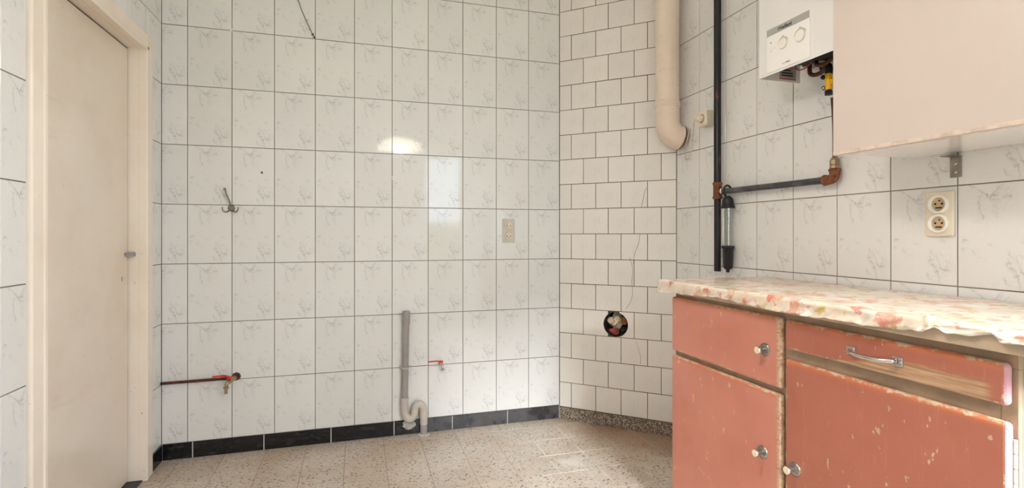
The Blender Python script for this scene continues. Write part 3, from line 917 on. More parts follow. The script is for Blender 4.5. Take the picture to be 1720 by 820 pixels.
# clothes line with nail ties
t = thing('wire', 'thin wire running up from a nail, knotted partway', 'wire', (0.715, 0, 2.203))
obj('strand', Geo().tube([(0.0, -0.008, 0.0), (-0.036, -0.006, 0.08), (-0.060, -0.005, 0.135), (-0.078, -0.005, 0.19), (-0.158, -0.004, 0.40), (-0.20, -0.004, 0.59)], 0.0016, 7), MT_CORD, t)
obj('nail', Geo().lathe([(0.002, 0), (0.002, 0.009), (0.005, 0.010), (0.005, 0.012)], 10, frame_z((0.004, 0, -0.004), (0, -1, 0))), MT_COPPER, t)
obj('knot', Geo().lathe([(0.0, -0.006), (0.005, -0.003), (0.006, 0.002), (0.0, 0.007)], 10, Matrix.Translation((-0.004, -0.008, 0.010)), cap=False).tube([(-0.012, -0.008, 0.012), (0.002, -0.010, 0.016)], 0.0015, 6), MT_RUST, t)
obj('knot', Geo().lathe([(0.0, -0.008), (0.006, -0.003), (0.006, 0.003), (0.0, 0.008)], 10, Matrix.Translation((-0.037, -0.007, 0.082)), cap=False).tube([(-0.04, -0.008, 0.084), (-0.024, -0.010, 0.09)], 0.0018, 6), MT_TRAP, t)

def pinhole(g, x, z, r=0.0025, y=-0.0):
    g.lathe([(r, 0), (r, 0.0012)], 10, frame_z((x, y, z), (0, -1, 0)))

# flush double socket on the back wall
t = thing('wall_socket', 'flush ivory double socket on the back wall tiles', 'socket', (1.8115, 0, 1.1575))
obj('plate', Geo().rbox(-0.0385, 0.0385, -0.007, 0.001, -0.0715, 0.0715, 0.002, 2), MT_PLATE_BACK, t)
for dz in (0.031, -0.031):
    c = obj('outlet', Geo().lathe([(0.0235, 0.0), (0.0235, 0.0025), (0.0205, 0.003), (0.0195, 0.0005), (0.0, 0.0005)], 28, frame_z((0, -0.0068, dz), (0, -1, 0)), cap=False), MT_CREAM_PL, t)
    obj('outlet_ring', Geo().lathe([(0.0242, 0.0), (0.0242, 0.0010), (0.0236, 0.0010), (0.0236, 0.0)], 28, frame_z((0, -0.0068, dz), (0, -1, 0)), cap=False), MT_DARK, c)
    g = Geo()
    for sx in (-1, 1): pinhole(g, sx * 0.0095, dz - 0.001, 0.0032, -0.0072)
    pinhole(g, 0.0, dz - 0.0115, 0.0026, -0.0072)
    obj('pin_hole', g, MT_DARK, c)

# tap on the left with its copper feed pipe
t = thing('wall_tap', 'brass tap with red lever at the end of the copper pipe', 'tap', (0.338, 0, 0.397))
obj('rosette', Geo().lathe([(0.022, 0), (0.021, 0.006), (0.013, 0.018), (0.011, 0.022)], 8, frame_z((0, 0, 0), (0, -1, 0)), smooth=False), MT_COPPER, t)
obj('body', Geo().tube([(0, -0.012, 0), (-0.012, -0.040, -0.006), (-0.022, -0.058, -0.012)], [0.0095, 0.0115, 0.010], 14).lathe([(0.0125, -0.005), (0.0125, 0.005)], 6, frame_z((-0.004, -0.022, -0.002), (-0.3, -1, -0.1)), smooth=False), MT_BRASS, t)
obj('spout', Geo().tube(smooth_path([(-0.018, -0.054, -0.010), (-0.030, -0.066, -0.020), (-0.033, -0.068, -0.040), (-0.033, -0.068, -0.068)]), 0.0075, 12).lathe([(0.013, -0.004), (0.013, 0.004)], 6, Matrix.Translation((-0.033, -0.068, -0.038)), smooth=False), MT_BRASS, t)
g = Geo().rbox(-0.030, -0.012, -0.062, -0.044, 0.000, 0.014, 0.003, 2)
g.tube(smooth_path([(-0.020, -0.052, 0.010), (-0.040, -0.054, 0.019), (-0.064, -0.056, 0.0205), (-0.098, -0.056, 0.019)]), [0.0055] * 12 + [0.0042] * 7, 8)
obj('lever', g, MT_RED, t)
t = thing('feed_pipe', 'thin brown copper pipe along the wall from the corner to the tap', 'pipe', (0, 0, 0.390))
obj('tube', Geo().tube([(0.002, -0.014, 0.0), (0.316, -0.014, 0.004)], 0.0072, 12), MT_COPPER, t)
obj('pipe_clip', Geo().lathe([(0.0095, -0.004), (0.0095, 0.004)], 12, frame_z((0.30, -0.012, 0.004), (1, 0, 0))), MT_COPPER, t)

# tap on the right
t = thing('wall_tap', 'little tap with red lever right of the drain pipe', 'tap', (1.402, 0, 0.395))
obj('rosette', Geo().lathe([(0.014, 0), (0.013, 0.004), (0.009, 0.008)], 16, frame_z((0, 0, 0), (0, -1, 0))), MT_CHROME, t)
obj('body', Geo().tube([(0, -0.004, 0), (0, -0.030, 0), (0.001, -0.045, -0.002)], [0.008, 0.009, 0.009], 12), MT_BRASS, t)
obj('spout', Geo().tube(smooth_path([(0.001, -0.040, -0.004), (0.005, -0.050, -0.014), (0.006, -0.052, -0.034)]), 0.007, 12).lathe([(0.0092, -0.004), (0.0092, 0.004)], 12, Matrix.Translation((0.006, -0.052, -0.030))), MT_CHROME, t)
g = Geo().rbox(-0.010, 0.008, -0.050, -0.036, 0.006, 0.020, 0.003, 2)
g.tube(smooth_path([(-0.004, -0.043, 0.014), (-0.022, -0.044, 0.019), (-0.046, -0.045, 0.019), (-0.074, -0.045, 0.018)]), 0.0040, 8)
obj('lever', g, MT_RED, t)

# drain pipe with swan-neck trap
t = thing('drain_pipe', 'grey plastic drain pipe with swan neck trap in front of the skirting', 'pipe', (1.2, 0, 0))
obj('riser', Geo().tube([(-0.006, -0.034, 0.165), (0.003, -0.032, 0.640)], 0.0185, 20), MT_PVC, t)
obj('socket_end', Geo().lathe([(0.0205, 0), (0.0215, 0.004), (0.0215, 0.070), (0.0205, 0.074), (0.0175, 0.074), (0.0175, 0.02)], 20, frame_z((0.003, -0.032, 0.630), (0.01, 0, 1)), cap=False), MT_PVC, t)
obj('clip', Geo().lathe([(0.0190, -0.004), (0.0225, -0.004), (0.0225, 0.004), (0.0190, 0.004)], 20, Matrix.Translation((-0.0015, -0.033, 0.386)), cap=False).rbox(-0.034, 0.030, -0.016, 0.0, 0.381, 0.391, 0.002, 1), MT_TRAP, t)
path = smooth_path([(-0.006, -0.034, 0.215), (-0.006, -0.034, 0.170), (-0.004, -0.034, 0.135), (0.008, -0.034, 0.106), (0.028, -0.034, 0.097), (0.045, -0.034, 0.112), (0.051, -0.034, 0.138), (0.056, -0.034, 0.163), (0.075, -0.034, 0.176), (0.093, -0.034, 0.163), (0.100, -0.034, 0.138), (0.101, -0.034, 0.105), (0.101, -0.034, 0.060)], 5)
trap = obj('trap', Geo().tube(path, 0.0215, 20), MT_TRAP, t)
obj('trap_collar', Geo().lathe([(0.0235, 0), (0.0242, 0.004), (0.0242, 0.012), (0.0235, 0.016)], 20, Matrix.Translation((-0.006, -0.034, 0.205))), MT_TRAP, trap)
obj('trap_collar', Geo().lathe([(0.0235, 0), (0.0235, 0.012)], 20, Matrix.Translation((0.101, -0.034, 0.118))), MT_TRAP, trap)
obj('tail_pipe', Geo().tube([(0.101, -0.034, -0.001), (0.101, -0.034, 0.120)], 0.0195, 20), MT_PVC, t)
bm = bmesh.new()
bmesh.ops.create_icosphere(bm, subdivisions=3, radius=1)
for v in bm.verts:
    p = v.co.copy()
    k = 1 + 0.4 * noise.noise(p * 2.5)
    v.co = Vector((p.x * 0.034 * k, p.y * 0.012 * k, p.z * 0.030 * k))
mm = bpy.data.meshes.new('mortar_dab'); bm.to_mesh(mm); bm.free()
obj('mortar_dab', mm, plain('crumbly_mortar', srgb(196, 188, 178), 0.95, var=0.08, scale=60), bb, (1.222, -0.008, 0.058))
bm = bmesh.new()
bmesh.ops.create_icosphere(bm, subdivisions=3, radius=1)
for v in bm.verts:
    p = v.co.copy()
    k = 1 + 0.35 * noise.noise(p * 3 + Vector((4, 4, 4)))
    v.co = Vector((p.x * 0.036 * k, p.y * 0.030 * k, max(p.z, 0) * 0.010 * k))
mm = bpy.data.meshes.new('mortar_dab'); bm.to_mesh(mm); bm.free()
obj('mortar_dab', mm, bpy.data.materials['crumbly_mortar'], floor, (1.297, -0.036, 0.0))

# ------------------------------------------------------------------ flue pipe in the corner
FX, FY = 2.567, -0.517
t = thing('flue_pipe', 'wide cream enamelled flue pipe bending into the corner', 'pipe', (FX, FY, 0))
FR = 0.0635
obj('straight_pipe', Geo().tube([(0, 0, 1.80), (0, 0, HC)], FR, 36), MT_FLUE, t)
arc = [(0, 0, 1.835)]
RB = 0.088
zc = 1.752
for i in range(13):
    a = math.radians(80) * i / 12
    arc.append((RB - RB * math.cos(a), -0.10 * (RB - RB * math.cos(a)), zc - RB * math.sin(a)))
elb = obj('elbow', Geo().tube(arc, FR + 0.0015, 36), MT_FLUE, t)
ev = Vector(arc[-1]); ed = (ev - Vector(arc[-2])).normalized()
obj('end_rim', Geo().lathe([(FR + 0.001, -0.010), (FR + 0.0035, -0.008), (FR + 0.0035, 0.001), (FR - 0.004, 0.001)], 36, frame_z(ev, ed), cap=False), MT_FLUE, elb)
obj('end_seal', Geo().lathe([(FR - 0.002, 0.0), (FR + 0.0045, 0.0), (FR + 0.0045, 0.003), (FR - 0.002, 0.003)], 36, frame_z(ev, ed)), MT_RUST, elb, label='brown sooted end ring')
obj('collar', Geo().lathe([(FR, 0), (FR + 0.006, 0.003), (FR + 0.006, 0.012), (FR + 0.002, 0.016), (FR + 0.006, 0.021), (FR + 0.006, 0.029), (FR, 0.033)], 36, Matrix.Translation((0, 0, 1.828)), cap=False), MT_FLUE, t)

# ------------------------------------------------------------------ right wall frame for the things on it: local x = towards the camera, y = into the wall
def rw(name, label, cat, Y, Z, off=0.0, group=None):
    return thing(name, label, cat, (XR - off, Y, Z), -PI / 2, group)

# boxed socket with plug
t = rw('surface_socket', 'small cream surface-mounted socket beside the dark gas pipe', 'socket', -0.752, 1.722)
obj('housing', Geo().rbox(-0.036, 0.036, -0.046, 0.0, -0.038, 0.038, 0.004, 2), MT_CREAM_PL, t)
obj('outlet_ring', Geo().lathe([(0.024, 0.0), (0.024, 0.004), (0.020, 0.005)], 24, frame_z((0, -0.045, 0), (0, -1, 0))), MT_CREAM_PL, t)
obj('outlet_gap', Geo().lathe([(0.0215, 0), (0.0215, 0.0008)], 24, frame_z((0, -0.0496, 0), (0, -1, 0))), MT_RUST, t)
t = rw('plug', 'cream plug with a drooping flex in the surface socket', 'plug', -0.752, 1.722)
obj('plug_body', Geo().lathe([(0.019, 0.0), (0.019, 0.014), (0.016, 0.026), (0.008, 0.032)], 20, frame_z((0, -0.0512, 0), (0, -1, 0))), MT_CREAM_PL, t)
cp = [(-0.000, -0.080, 0.0), (-0.012, -0.084, -0.018), (-0.046, -0.066, -0.085), (-0.080, -0.052, -0.155), (-0.112, -0.046, -0.190), (-0.140, -0.042, -0.180), (-0.156, -0.034, -0.135), (-0.160, -0.016, -0.06), (-0.158, -0.001, -0.02)]
obj('flex', Geo().tube(smooth_path(cp, 6), 0.0027, 9), plain('tan_flex', srgb(214, 192, 162), 0.45), t)

# gas pipe: riser, tee, branch, elbow, union
PO = 0.030
t = rw('gas_pipe', 'dark painted steel gas pipe with rusty fittings on the right wall', 'pipe', -0.849, 0.0, PO)
obj('riser', Geo().tube([(0, 0, 0.955), (0, 0, 1.33)], 0.0160, 18), MT_PIPE, t, label='dark lower riser')
obj('riser', Geo().tube([(0, 0, 1.37), (0, 0, HC)], 0.0172, 18), MT_PIPE, t, label='dark upper riser')
g = Geo().lathe([(0.0215, -0.040), (0.0225, -0.037), (0.0225, -0.030), (0.0195, -0.027), (0.0195, 0.027), (0.0225, 0.030), (0.0225, 0.037), (0.0215, 0.040)], 20, Matrix.Translation((0, 0, 1.349)))
g.tube([(0.0, 0, 1.345), (0.034, 0, 1.344)], 0.0165, 16)
obj('tee', g, MT_RUST, t)
obj('nipple', Geo().lathe([(0.0150, 0.0), (0.0175, 0.002), (0.0175, 0.008), (0.0150, 0.010)], 16, frame_z((0.034, 0, 1.344), (1, 0, 0))), MT_CHROME, t)
obj('branch', Geo().tube([(0.040, 0, 1.342), (0.625, 0, 1.338)], 0.0132, 18), MT_BRANCH, t)
obj('elbow', Geo().tube(smooth_path([(0.606, 0, 1.338), (0.628, 0, 1.338), (0.643, 0, 1.344), (0.649, 0, 1.358), (0.649, 0, 1.376)], 6), 0.0178, 18).lathe([(0.0178, 0), (0.0205, 0.002), (0.0205, 0.009), (0.0178, 0.011)], 18, frame_z((0.604, 0, 1.338), (1, 0, 0))).lathe([(0.0178, 0), (0.0205, 0.002), (0.0205, 0.009), (0.0178, 0.011)], 18, Matrix.Translation((0.649, 0, 1.366))), MT_RUST, t)
obj('union', Geo().lathe([(0.0135, 1.376), (0.0165, 1.378), (0.0165, 1.388), (0.0135, 1.390), (0.0165, 1.392), (0.0165, 1.408), (0.012, 1.416), (0.0085, 1.420)], 8, Matrix.Translation((0.649, 0, 0)), smooth=False), MT_BRASS, t)
obj('gas_tube', Geo().tube(smooth_path([(0.649, 0, 1.415), (0.649, 0, 1.50), (0.655, -0.01, 1.57), (0.672, -0.035, 1.63)], 6), 0.0075, 12), MT_COPPER, t)

# hanging gauge
t = rw('hanging_gauge', 'clear tube gauge with black caps hanging from the horizontal pipe', 'gauge', -0.928, 0.0, 0.034)
obj('hook', Geo().tube(smooth_path([(0.0, 0.0, 1.306), (0.0, -0.011, 1.317), (-0.002, -0.0195, 1.335), (-0.004, -0.0185, 1.353), (-0.004, -0.006, 1.3665), (-0.004, 0.009, 1.3655), (-0.004, 0.021, 1.353), (-0.004, 0.0235, 1.340)], 5), 0.0046, 10), MT_RUBBER, t)
obj('top_cap', Geo().lathe([(0.006, 1.318), (0.014, 1.314), (0.024, 1.302), (0.0265, 1.285), (0.0265, 1.272), (0.0315, 1.270), (0.0315, 1.260), (0.026, 1.260)], 24), MT_RUBBER, t)
obj('tube', Geo().lathe([(0.0245, 1.080), (0.0245, 1.262)], 24, cap=False), MT_TUBE, t)
obj('rod', Geo().tube([(0.002, 0, 1.078), (0.002, 0, 1.265)], 0.0042, 10), MT_STEEL, t)
obj('inner_tube', Geo().tube([(0.012, -0.006, 1.085), (0.012, -0.006, 1.262)], 0.0050, 10), MT_CHROME, t)
g = Geo()
for i in range(12):
    w = 0.005 if i % 3 else 0.008
    g.box(-0.016, -0.016 + w, -0.0195, -0.0190, 1.10 + i * 0.013, 1.1012 + i * 0.013)
obj('scale', g, MT_INK, t)
g = Geo().box(-0.017, -0.004, -0.0188, -0.0182, 1.09, 1.258)
obj('scale_strip', g, MT_WHITE_PL, t)
obj('bottom_cap', Geo().lathe([(0.026, 1.082), (0.0300, 1.080), (0.0300, 1.070), (0.0235, 1.067), (0.0220, 0.986), (0.019, 0.974), (0.009, 0.968), (0.008, 0.958), (0.003, 0.954)], 24), MT_RUBBER, t)
g = Geo()
for i in range(10):
    a = 2 * PI * i / 10
    g.tube([(0.0228 * math.cos(a), 0.0228 * math.sin(a), 1.066), (0.0212 * math.cos(a), 0.0212 * math.sin(a), 0.990)], 0.0016, 6)
obj('rib', g, MT_RUBBER, t)

# double socket on the right wall
t = rw('double_socket', 'aged cream double socket on the right wall under the wall cupboard', 'socket', -1.842, 1.1965)
obj('plate', Geo().rbox(-0.040, 0.040, -0.012, 0.0, -0.0685, 0.0685, 0.004, 3), MT_CREAM_PL, t)
for dz in (0.0295, -0.0295):
    c = obj('outlet', Geo().lathe([(0.0285, 0.0), (0.0285, 0.009), (0.0265, 0.0105), (0.0225, 0.0100), (0.0205, -0.004), (0.0, -0.004)], 32, frame_z((0.001, -0.0118, dz), (0, -1, 0)), cap=False), MT_WHITE_PL, t)
    obj('insert', Geo().lathe([(0.0205, 0), (0.0205, 0.0018)], 28, frame_z((0.001, -0.0118, dz), (0, -1, 0))), plain('tan_insert', srgb(206, 178, 142), 0.5), c)
    g = Geo()
    pinhole(g, -0.0085, dz + 0.001, 0.0032, -0.0135); pinhole(g, 0.0105, dz + 0.001, 0.0032, -0.0135); pinhole(g, 0.003, dz + 0.011, 0.0026, -0.0135)
    g.box(-0.008, 0.010, -0.0150, -0.0135, dz - 0.013, dz - 0.009)
    obj('pin_hole', g, MT_DARK, c)

# bracket that carries the wall cupboard
t = rw('angle_bracket', 'bare steel angle bracket screwed to the tiles under the wall cupboard', 'bracket', -1.883, 1.334)
obj('plate', Geo().rbox(-0.016, 0.016, -0.0035, 0.0, -0.030, 0.034, 0.001, 1).rbox(-0.016, 0.016, -0.045, 0.0, 0.0315, 0.0345, 0.001, 1), MT_STEEL, t)
for dz in (0.012, -0.014):
    s_ = obj('screw', Geo().lathe([(0.0052, 0), (0.0045, 0.0022), (0.002, 0.003)], 12, frame_z((0, -0.0035, dz), (0, -1, 0))), MT_CHROME, t)
    obj('slot', Geo().box(-0.0044, 0.0044, -0.0068, -0.0058, dz - 0.0007, dz + 0.0007), MT_DARK, s_)

# ------------------------------------------------------------------ wall cupboard
t = thing('wall_cupboard', 'white laminate wall cupboard with a blank door at the upper right', 'cupboard', (XR, -1.757, 1.372), -PI / 2)
obj('carcass', Geo().rbox(0.003, 0.797, -0.3095, -0.004, 0.006, 0.72, 0.001, 1), MT_UNDER, t)
for x0, x1 in ((0.0, 0.5985), (0.6015, 0.80)):
    d = obj('door', Geo().rbox(x0, x1, -0.330, -0.3115, 0.0, 0.72, 0.0012, 2), MT_WHITE_LAM, t)
    obj('edge_strip', Geo().box(x0 + 0.001, x1 - 0.001, -0.3313, -0.3295, 0.0015, 0.012), plain('cream_edge_strip', srgb(222, 202, 186), 0.3), d)

# ------------------------------------------------------------------ water heater
HD = 0.245
t = thing('water_heater', 'white gas water heater with two knobs beside the wall cupboard', 'heater', (XR, -1.358, 1.728), -PI / 2)
g = Geo()                                  # open-bottomed steel casing (local x 0..0.37, y -HD..-0.045)
g.rbox(0.0, 0.370, -HD, -HD + 0.003, 0.0, 0.66, 0.001, 1)
g.rbox(0.0, 0.003, -HD, -0.048, 0.0, 0.66, 0.001, 1)
g.rbox(0.367, 0.370, -HD, -0.048, 0.0, 0.66, 0.001, 1)
g.rbox(0.0, 0.370, -HD, -0.048, 0.657, 0.66, 0.001, 1)
g.rbox(0.003, 0.367, -HD + 0.003, -0.048, 0.16, 0.163, 0.0005, 1)
obj('casing', g, MT_ENAMEL, t)
obj('mounting_plate', Geo().rbox(0.012, 0.358, -0.048, -0.001, 0.06, 0.64, 0.001, 1), MT_STEEL, t)
panel = obj('control_panel', Geo().rbox(0.045, 0.237, -HD - 0.004, -HD + 0.0005, 0.008, 0.168, 0.0012, 2), MT_PLATE, t)
obj('name_band', Geo().rbox(0.0455, 0.2365, -HD - 0.0046, -HD - 0.003, 0.142, 0.1675, 0.0006, 1), MT_BAND, panel)
yb = -HD - 0.0048
tm = text_mesh('Vaillant', 0.0185, 0.0003, 0.0004)
obj('lettering', tm, MT_INK, panel, (0.1085, yb, 0.1475))
# oval emblem: an egg outline with two ears
g = Geo()
N = 20
ell = [(0.1035 + 0.0042 * math.cos(2 * PI * i / N), yb, 0.1535 + 0.0064 * math.sin(2 * PI * i / N)) for i in range(N + 1)]
g.tube(ell, 0.0006, 5)
g.tube([(0.1022, yb, 0.1505), (0.1028, yb, 0.1545), (0.1020, yb, 0.1580)], 0.0006, 5).tube([(0.1030, yb, 0.1545), (0.1045, yb, 0.1578)], 0.0006, 5)
obj('emblem', g, MT_INK, panel)
obj('lettering', text_mesh('atmo', 0.0085, 0.0003), MT_INKPALE, panel, (0.118, yb + 0.0008, 0.0195))
obj('lettering', text_mesh('MAG', 0.0085, 0.0003, 0.0001), MT_INK, panel, (0.1365, yb + 0.0008, 0.0195))
for cx, cz, r in ((0.122, 0.094, 0.0185), (0.198, 0.094, 0.0205)):
    k = obj('knob', Geo().lathe([(r, 0), (r, 0.003), (r * 0.9, 0.006), (r * 0.8, 0.0068)], 28, frame_z((cx, -HD - 0.004, cz), (0, -1, 0))), MT_WHITE_PL, panel)
    ks = Geo()
    arcp = lambda rr, a0, a1: [(cx + rr * math.cos(a0 + (a1 - a0) * i / 16), -HD - 0.0042, cz + rr * math.sin(a0 + (a1 - a0) * i / 16)) for i in range(17)]
    ks.tube(arcp(r + 0.0045, 0.35, 2.9), 0.0007, 5)
    obj('dial_ring', Geo().lathe([(r + 0.0012, 0.0), (r + 0.0012, 0.0004)], 28, frame_z((cx, -HD - 0.004, cz), (0, -1, 0))), MT_INKPALE, panel)
    ks.box(cx - 0.002, cx + 0.002, -HD - 0.0045, -HD - 0.004, cz + r + 0.0075, cz + r + 0.010)
    obj('dial_mark', ks, MT_INK, panel)
obj('indicator', Geo().lathe([(0.0022, 0), (0.0022, 0.001)], 10, frame_z((0.066, -HD - 0.004, 0.116), (0, -1, 0))), MT_INK, panel)
g = Geo()
for px, pz in ((0.062, 0.093), (0.068, 0.086), (0.076, 0.092), (0.082, 0.090), (0.064, 0.082)):
    g.box(px, px + 0.004, -HD - 0.0044, -HD - 0.0040, pz, pz + 0.0012)
obj('dial_mark', g, MT_INKPALE, panel)
# rating sticker inside the left side, pipes and gas cock underneath
st = obj('sticker', Geo().box(0.0031, 0.0036, -0.150, -0.070, 0.008, 0.060), MT_BAND, t)
g = Geo()
for z0, z1, y0, y1 in ((0.010, 0.013, -0.148, -0.075), (0.056, 0.058, -0.148, -0.075)):
    obj('sticker_line', Geo().box(0.0036, 0.0040, y0, y1, z0, z1), MT_RED, st)
g = Geo()
for z0, y0, y1 in ((0.022, -0.140, -0.085), (0.032, -0.140, -0.085), (0.043, -0.140, -0.095)):
    g.box(0.0036, 0.0040, y0, y1, z0, z0 + 0.006)
obj('sticker_print', g, MT_INK, st)
def pipe(pts, r, mat, name='water_pipe'):
    return obj(name, Geo().tube(smooth_path(pts, 6), r, 12), mat, t)
pipe([(0.058, -0.060, 0.14), (0.058, -0.060, 0.05), (0.060, -0.058, 0.020), (0.080, -0.050, 0.012), (0.110, -0.048, 0.018), (0.140, -0.066, 0.022)], 0.0080, MT_COPPER)
pipe([(0.225, -0.090, 0.15), (0.220, -0.090, 0.07), (0.210, -0.085, 0.03), (0.230, -0.070, 0.010), (0.255, -0.060, 0.03), (0.262, -0.058, 0.12)], 0.0075, MT_COPPER_B)
pipe([(0.120, -0.095, 0.15), (0.118, -0.095, 0.055), (0.135, -0.100, 0.026), (0.175, -0.095, 0.030), (0.190, -0.090, 0.10)], 0.0075, MT_COPPER)
pipe([(0.030, -0.11, 0.15), (0.036, -0.105, 0.05), (0.060, -0.095, 0.034), (0.100, -0.10, 0.044), (0.130, -0.12, 0.06)], 0.0022, plain('red_wire', srgb(170, 60, 44), 0.5), 'lead')
obj('valve_block', Geo().rbox(0.150, 0.245, -0.140, -0.075, 0.035, 0.13, 0.006, 2), MT_DARK, t)
obj('valve_block', Geo().rbox(0.060, 0.135, -0.130, -0.080, 0.045, 0.15, 0.006, 2), MT_RUBBER, t)
gc = obj('gas_cock', Geo().lathe([(0.0105, 0.0), (0.0115, 0.003), (0.0115, 0.055), (0.0095, 0.060)], 16, Matrix.Translation((0.164, -0.085, -0.072))).rbox(0.162, 0.188, -0.093, -0.077, -0.056, -0.036, 0.004, 2), MT_YELLOW, t, label='yellow gas cock')
obj('cock_nut', Geo().lathe([(0.0135, 0), (0.0135, 0.014), (0.010, 0.018)], 6, Matrix.Translation((0.164, -0.085, -0.090)), smooth=False), MT_RUBBER, gc)
obj('cock_elbow', Geo().tube(smooth_path([(0.164, -0.085, -0.014), (0.163, -0.082, 0.006), (0.150, -0.074, 0.020), (0.120, -0.066, 0.022)], 5), 0.0125, 14), MT_RUBBER, gc)
obj('cock_stem', Geo().lathe([(0.007, 0), (0.009, 0.008), (0.004, 0.014)], 10, frame_z((0.153, -0.090, -0.022), (-1, -0.4, 0))), MT_RUBBER, gc)
obj('cock_stem', Geo().lathe([(0.007, 0), (0.009, 0.006), (0.004, 0.012)], 10, frame_z((0.153, -0.090, -0.062), (-1, -0.4, 0))), MT_STEEL, gc)

# ------------------------------------------------------------------ base cupboard
FRONT = 2.16
BX = 2.18
t = thing('base_cupboard', 'worn salmon painted base cupboard with drawers over doors', 'cupboard', (BX, -1.165, 0), -PI / 2)
# local x = -(Y + 1.165), y = X - BX
LX = lambda Y: -(Y + 1.165)
BW = 1.137
obj('carcass', Geo().box(0.0, BW - 0.004, 0.012, XR - BX - 0.010, 0.0, 0.903), MT_TAUPE, t)
g = Geo()
g.rbox(0.0, BW, 0.0, 0.012, 0.868, 0.903, 0.0015, 1)
for x0, x1 in ((0.0, 0.020), (LX(-1.755), LX(-1.722)), (BW - 0.030, BW)):
    g.rbox(x0, x1, 0.0, 0.012, 0.0, 0.868, 0.0015, 1)
g.rbox(0.020, LX(-1.722), 0.0005, 0.012, 0.635, 0.690, 0.0015, 1)
g.rbox(LX(-1.755), BW - 0.030, 0.0005, 0.012, 0.745, 0.810, 0.0015, 1)
g.rbox(0.020, BW - 0.030, 0.0005, 0.012, 0.0, 0.09, 0.0015, 1)
obj('face_frame', g, MT_TAUPE, t)
obj('end_panel', Geo().box(BW - 0.0035, BW, 0.0125, XR - BX - 0.010, 0.0, 0.893), plain('white_end_paint', srgb(172, 170, 168), 0.4, var=0.01), t, label='white painted end panel')

def front(name, y0, y1, z0, z1, seed, bare=0.0, rwear=0.0, pink=False, th=0.020):
    """drawer or door front on the face frame; origin at its centre"""
    w, hgt = abs(y1 - y0), z1 - z0
    geo = Geo().rbox(-w / 2, w / 2, -th, 0.0, -hgt / 2, hgt / 2, 0.0095, 4)
    me = geo.mesh(name)
    me.materials.append(paint_mat('salmon_paint_' + name + str(seed), w / 2, hgt / 2, seed, bare, rwear))
    me.materials.append(MT_PINK if pink else MT_BROWN_EDGE)
    for p in me.polygons:
        n = p.normal
        if n.x > 0.3 : p.material_index = 1
        if pink and n.z > 0.6 and p.center.x > w * 0.05: p.material_index = 1
    return obj(name, me, None, t, (LX((y0 + y1) / 2), 0.0, (z0 + z1) / 2))

def knob(parent, Y, Z):
    k = obj('knob', Geo().lathe([(0.006, 0.0), (0.006, 0.012), (0.0085, 0.018), (0.0125, 0.024), (0.0130, 0.029), (0.0115, 0.032)], 24, frame_z((0, 0, 0), (0, -1, 0))), MT_CHROME, parent,
            (LX(Y) - parent.location.x, -0.020, Z - parent.location.z))
    obj('knob_plate', Geo().lathe([(0.0205, 0.0), (0.0205, 0.002), (0.015, 0.005), (0.007, 0.0065)], 24, frame_z((0, 0, 0), (0, -1, 0))), MT_STEEL, k)
    obj('knob_face', Geo().lathe([(0.0105, 0.0), (0.0100, 0.0012)], 20, frame_z((0, -0.0315, 0), (0, -1, 0))), MT_KNOBFACE, k)
    return k

d1 = front('drawer', -1.166, -1.731, 0.668, 0.884, 1, rwear=0.9)
D1 = front('door', -1.166, -1.731, 0.075, 0.651, 2, rwear=0.8)
d2 = front('drawer', -1.743, -2.294, 0.795, 0.880, 3, bare=0.042, pink=True)
D2 = front('door', -1.743, -2.296, 0.075, 0.764, 4, pink=True)
knob(d1, -1.668, 0.775)
knob(D1, -1.658, 0.452)
knob(D2, -1.782, 0.452)
# bow handle
hg = obj('bow_handle', Geo().tube(smooth_path([(-0.056, -0.004, 0.0), (-0.050, -0.016, 0.0), (-0.030, -0.026, -0.002), (0.0, -0.029, -0.002), (0.030, -0.026, -0.002), (0.050, -0.016, 0.0), (0.056, -0.004, 0.0)], 6), [0.0062] * 6 + [0.0055] * 25 + [0.0062] * 6, 12), MT_CHROME, d2, (LX(-2.022) - d2.location.x, -0.020, 0.835 - d2.location.z))
for sx in (-1, 1):
    obj('handle_foot', Geo().rbox(sx * 0.060 - 0.012, sx * 0.060 + 0.012, -0.004, 0.001, -0.011, 0.011, 0.0018, 2).lathe([(0.004, 0), (0.003, 0.002)], 10, frame_z((sx * 0.066, -0.004, 0), (0, -1, 0))), MT_CHROME, hg)
hz = obj('hinge', Geo().box(0.0, 0.0045, -0.0012, 0.0, 0.585, 0.735), MT_STEEL, t, (LX(-2.297), 0, 0))
for i in range(5):
    obj('hinge_knuckle', Geo().lathe([(0.0038, 0), (0.0038, 0.027)], 12, Matrix.Translation((0.001, -0.004, 0.588 + i * 0.029))), MT_TRAP, hz)

# ------------------------------------------------------------------ worktop and its oilcloth
tag(obj('worktop', Geo().rbox(2.136, XR - 0.004, -2.46, -1.122, 0.9035, 0.943, 0.002, 2), MT_WORKWOOD), 'bare wooden worktop board lying on the base cupboard', 'worktop')

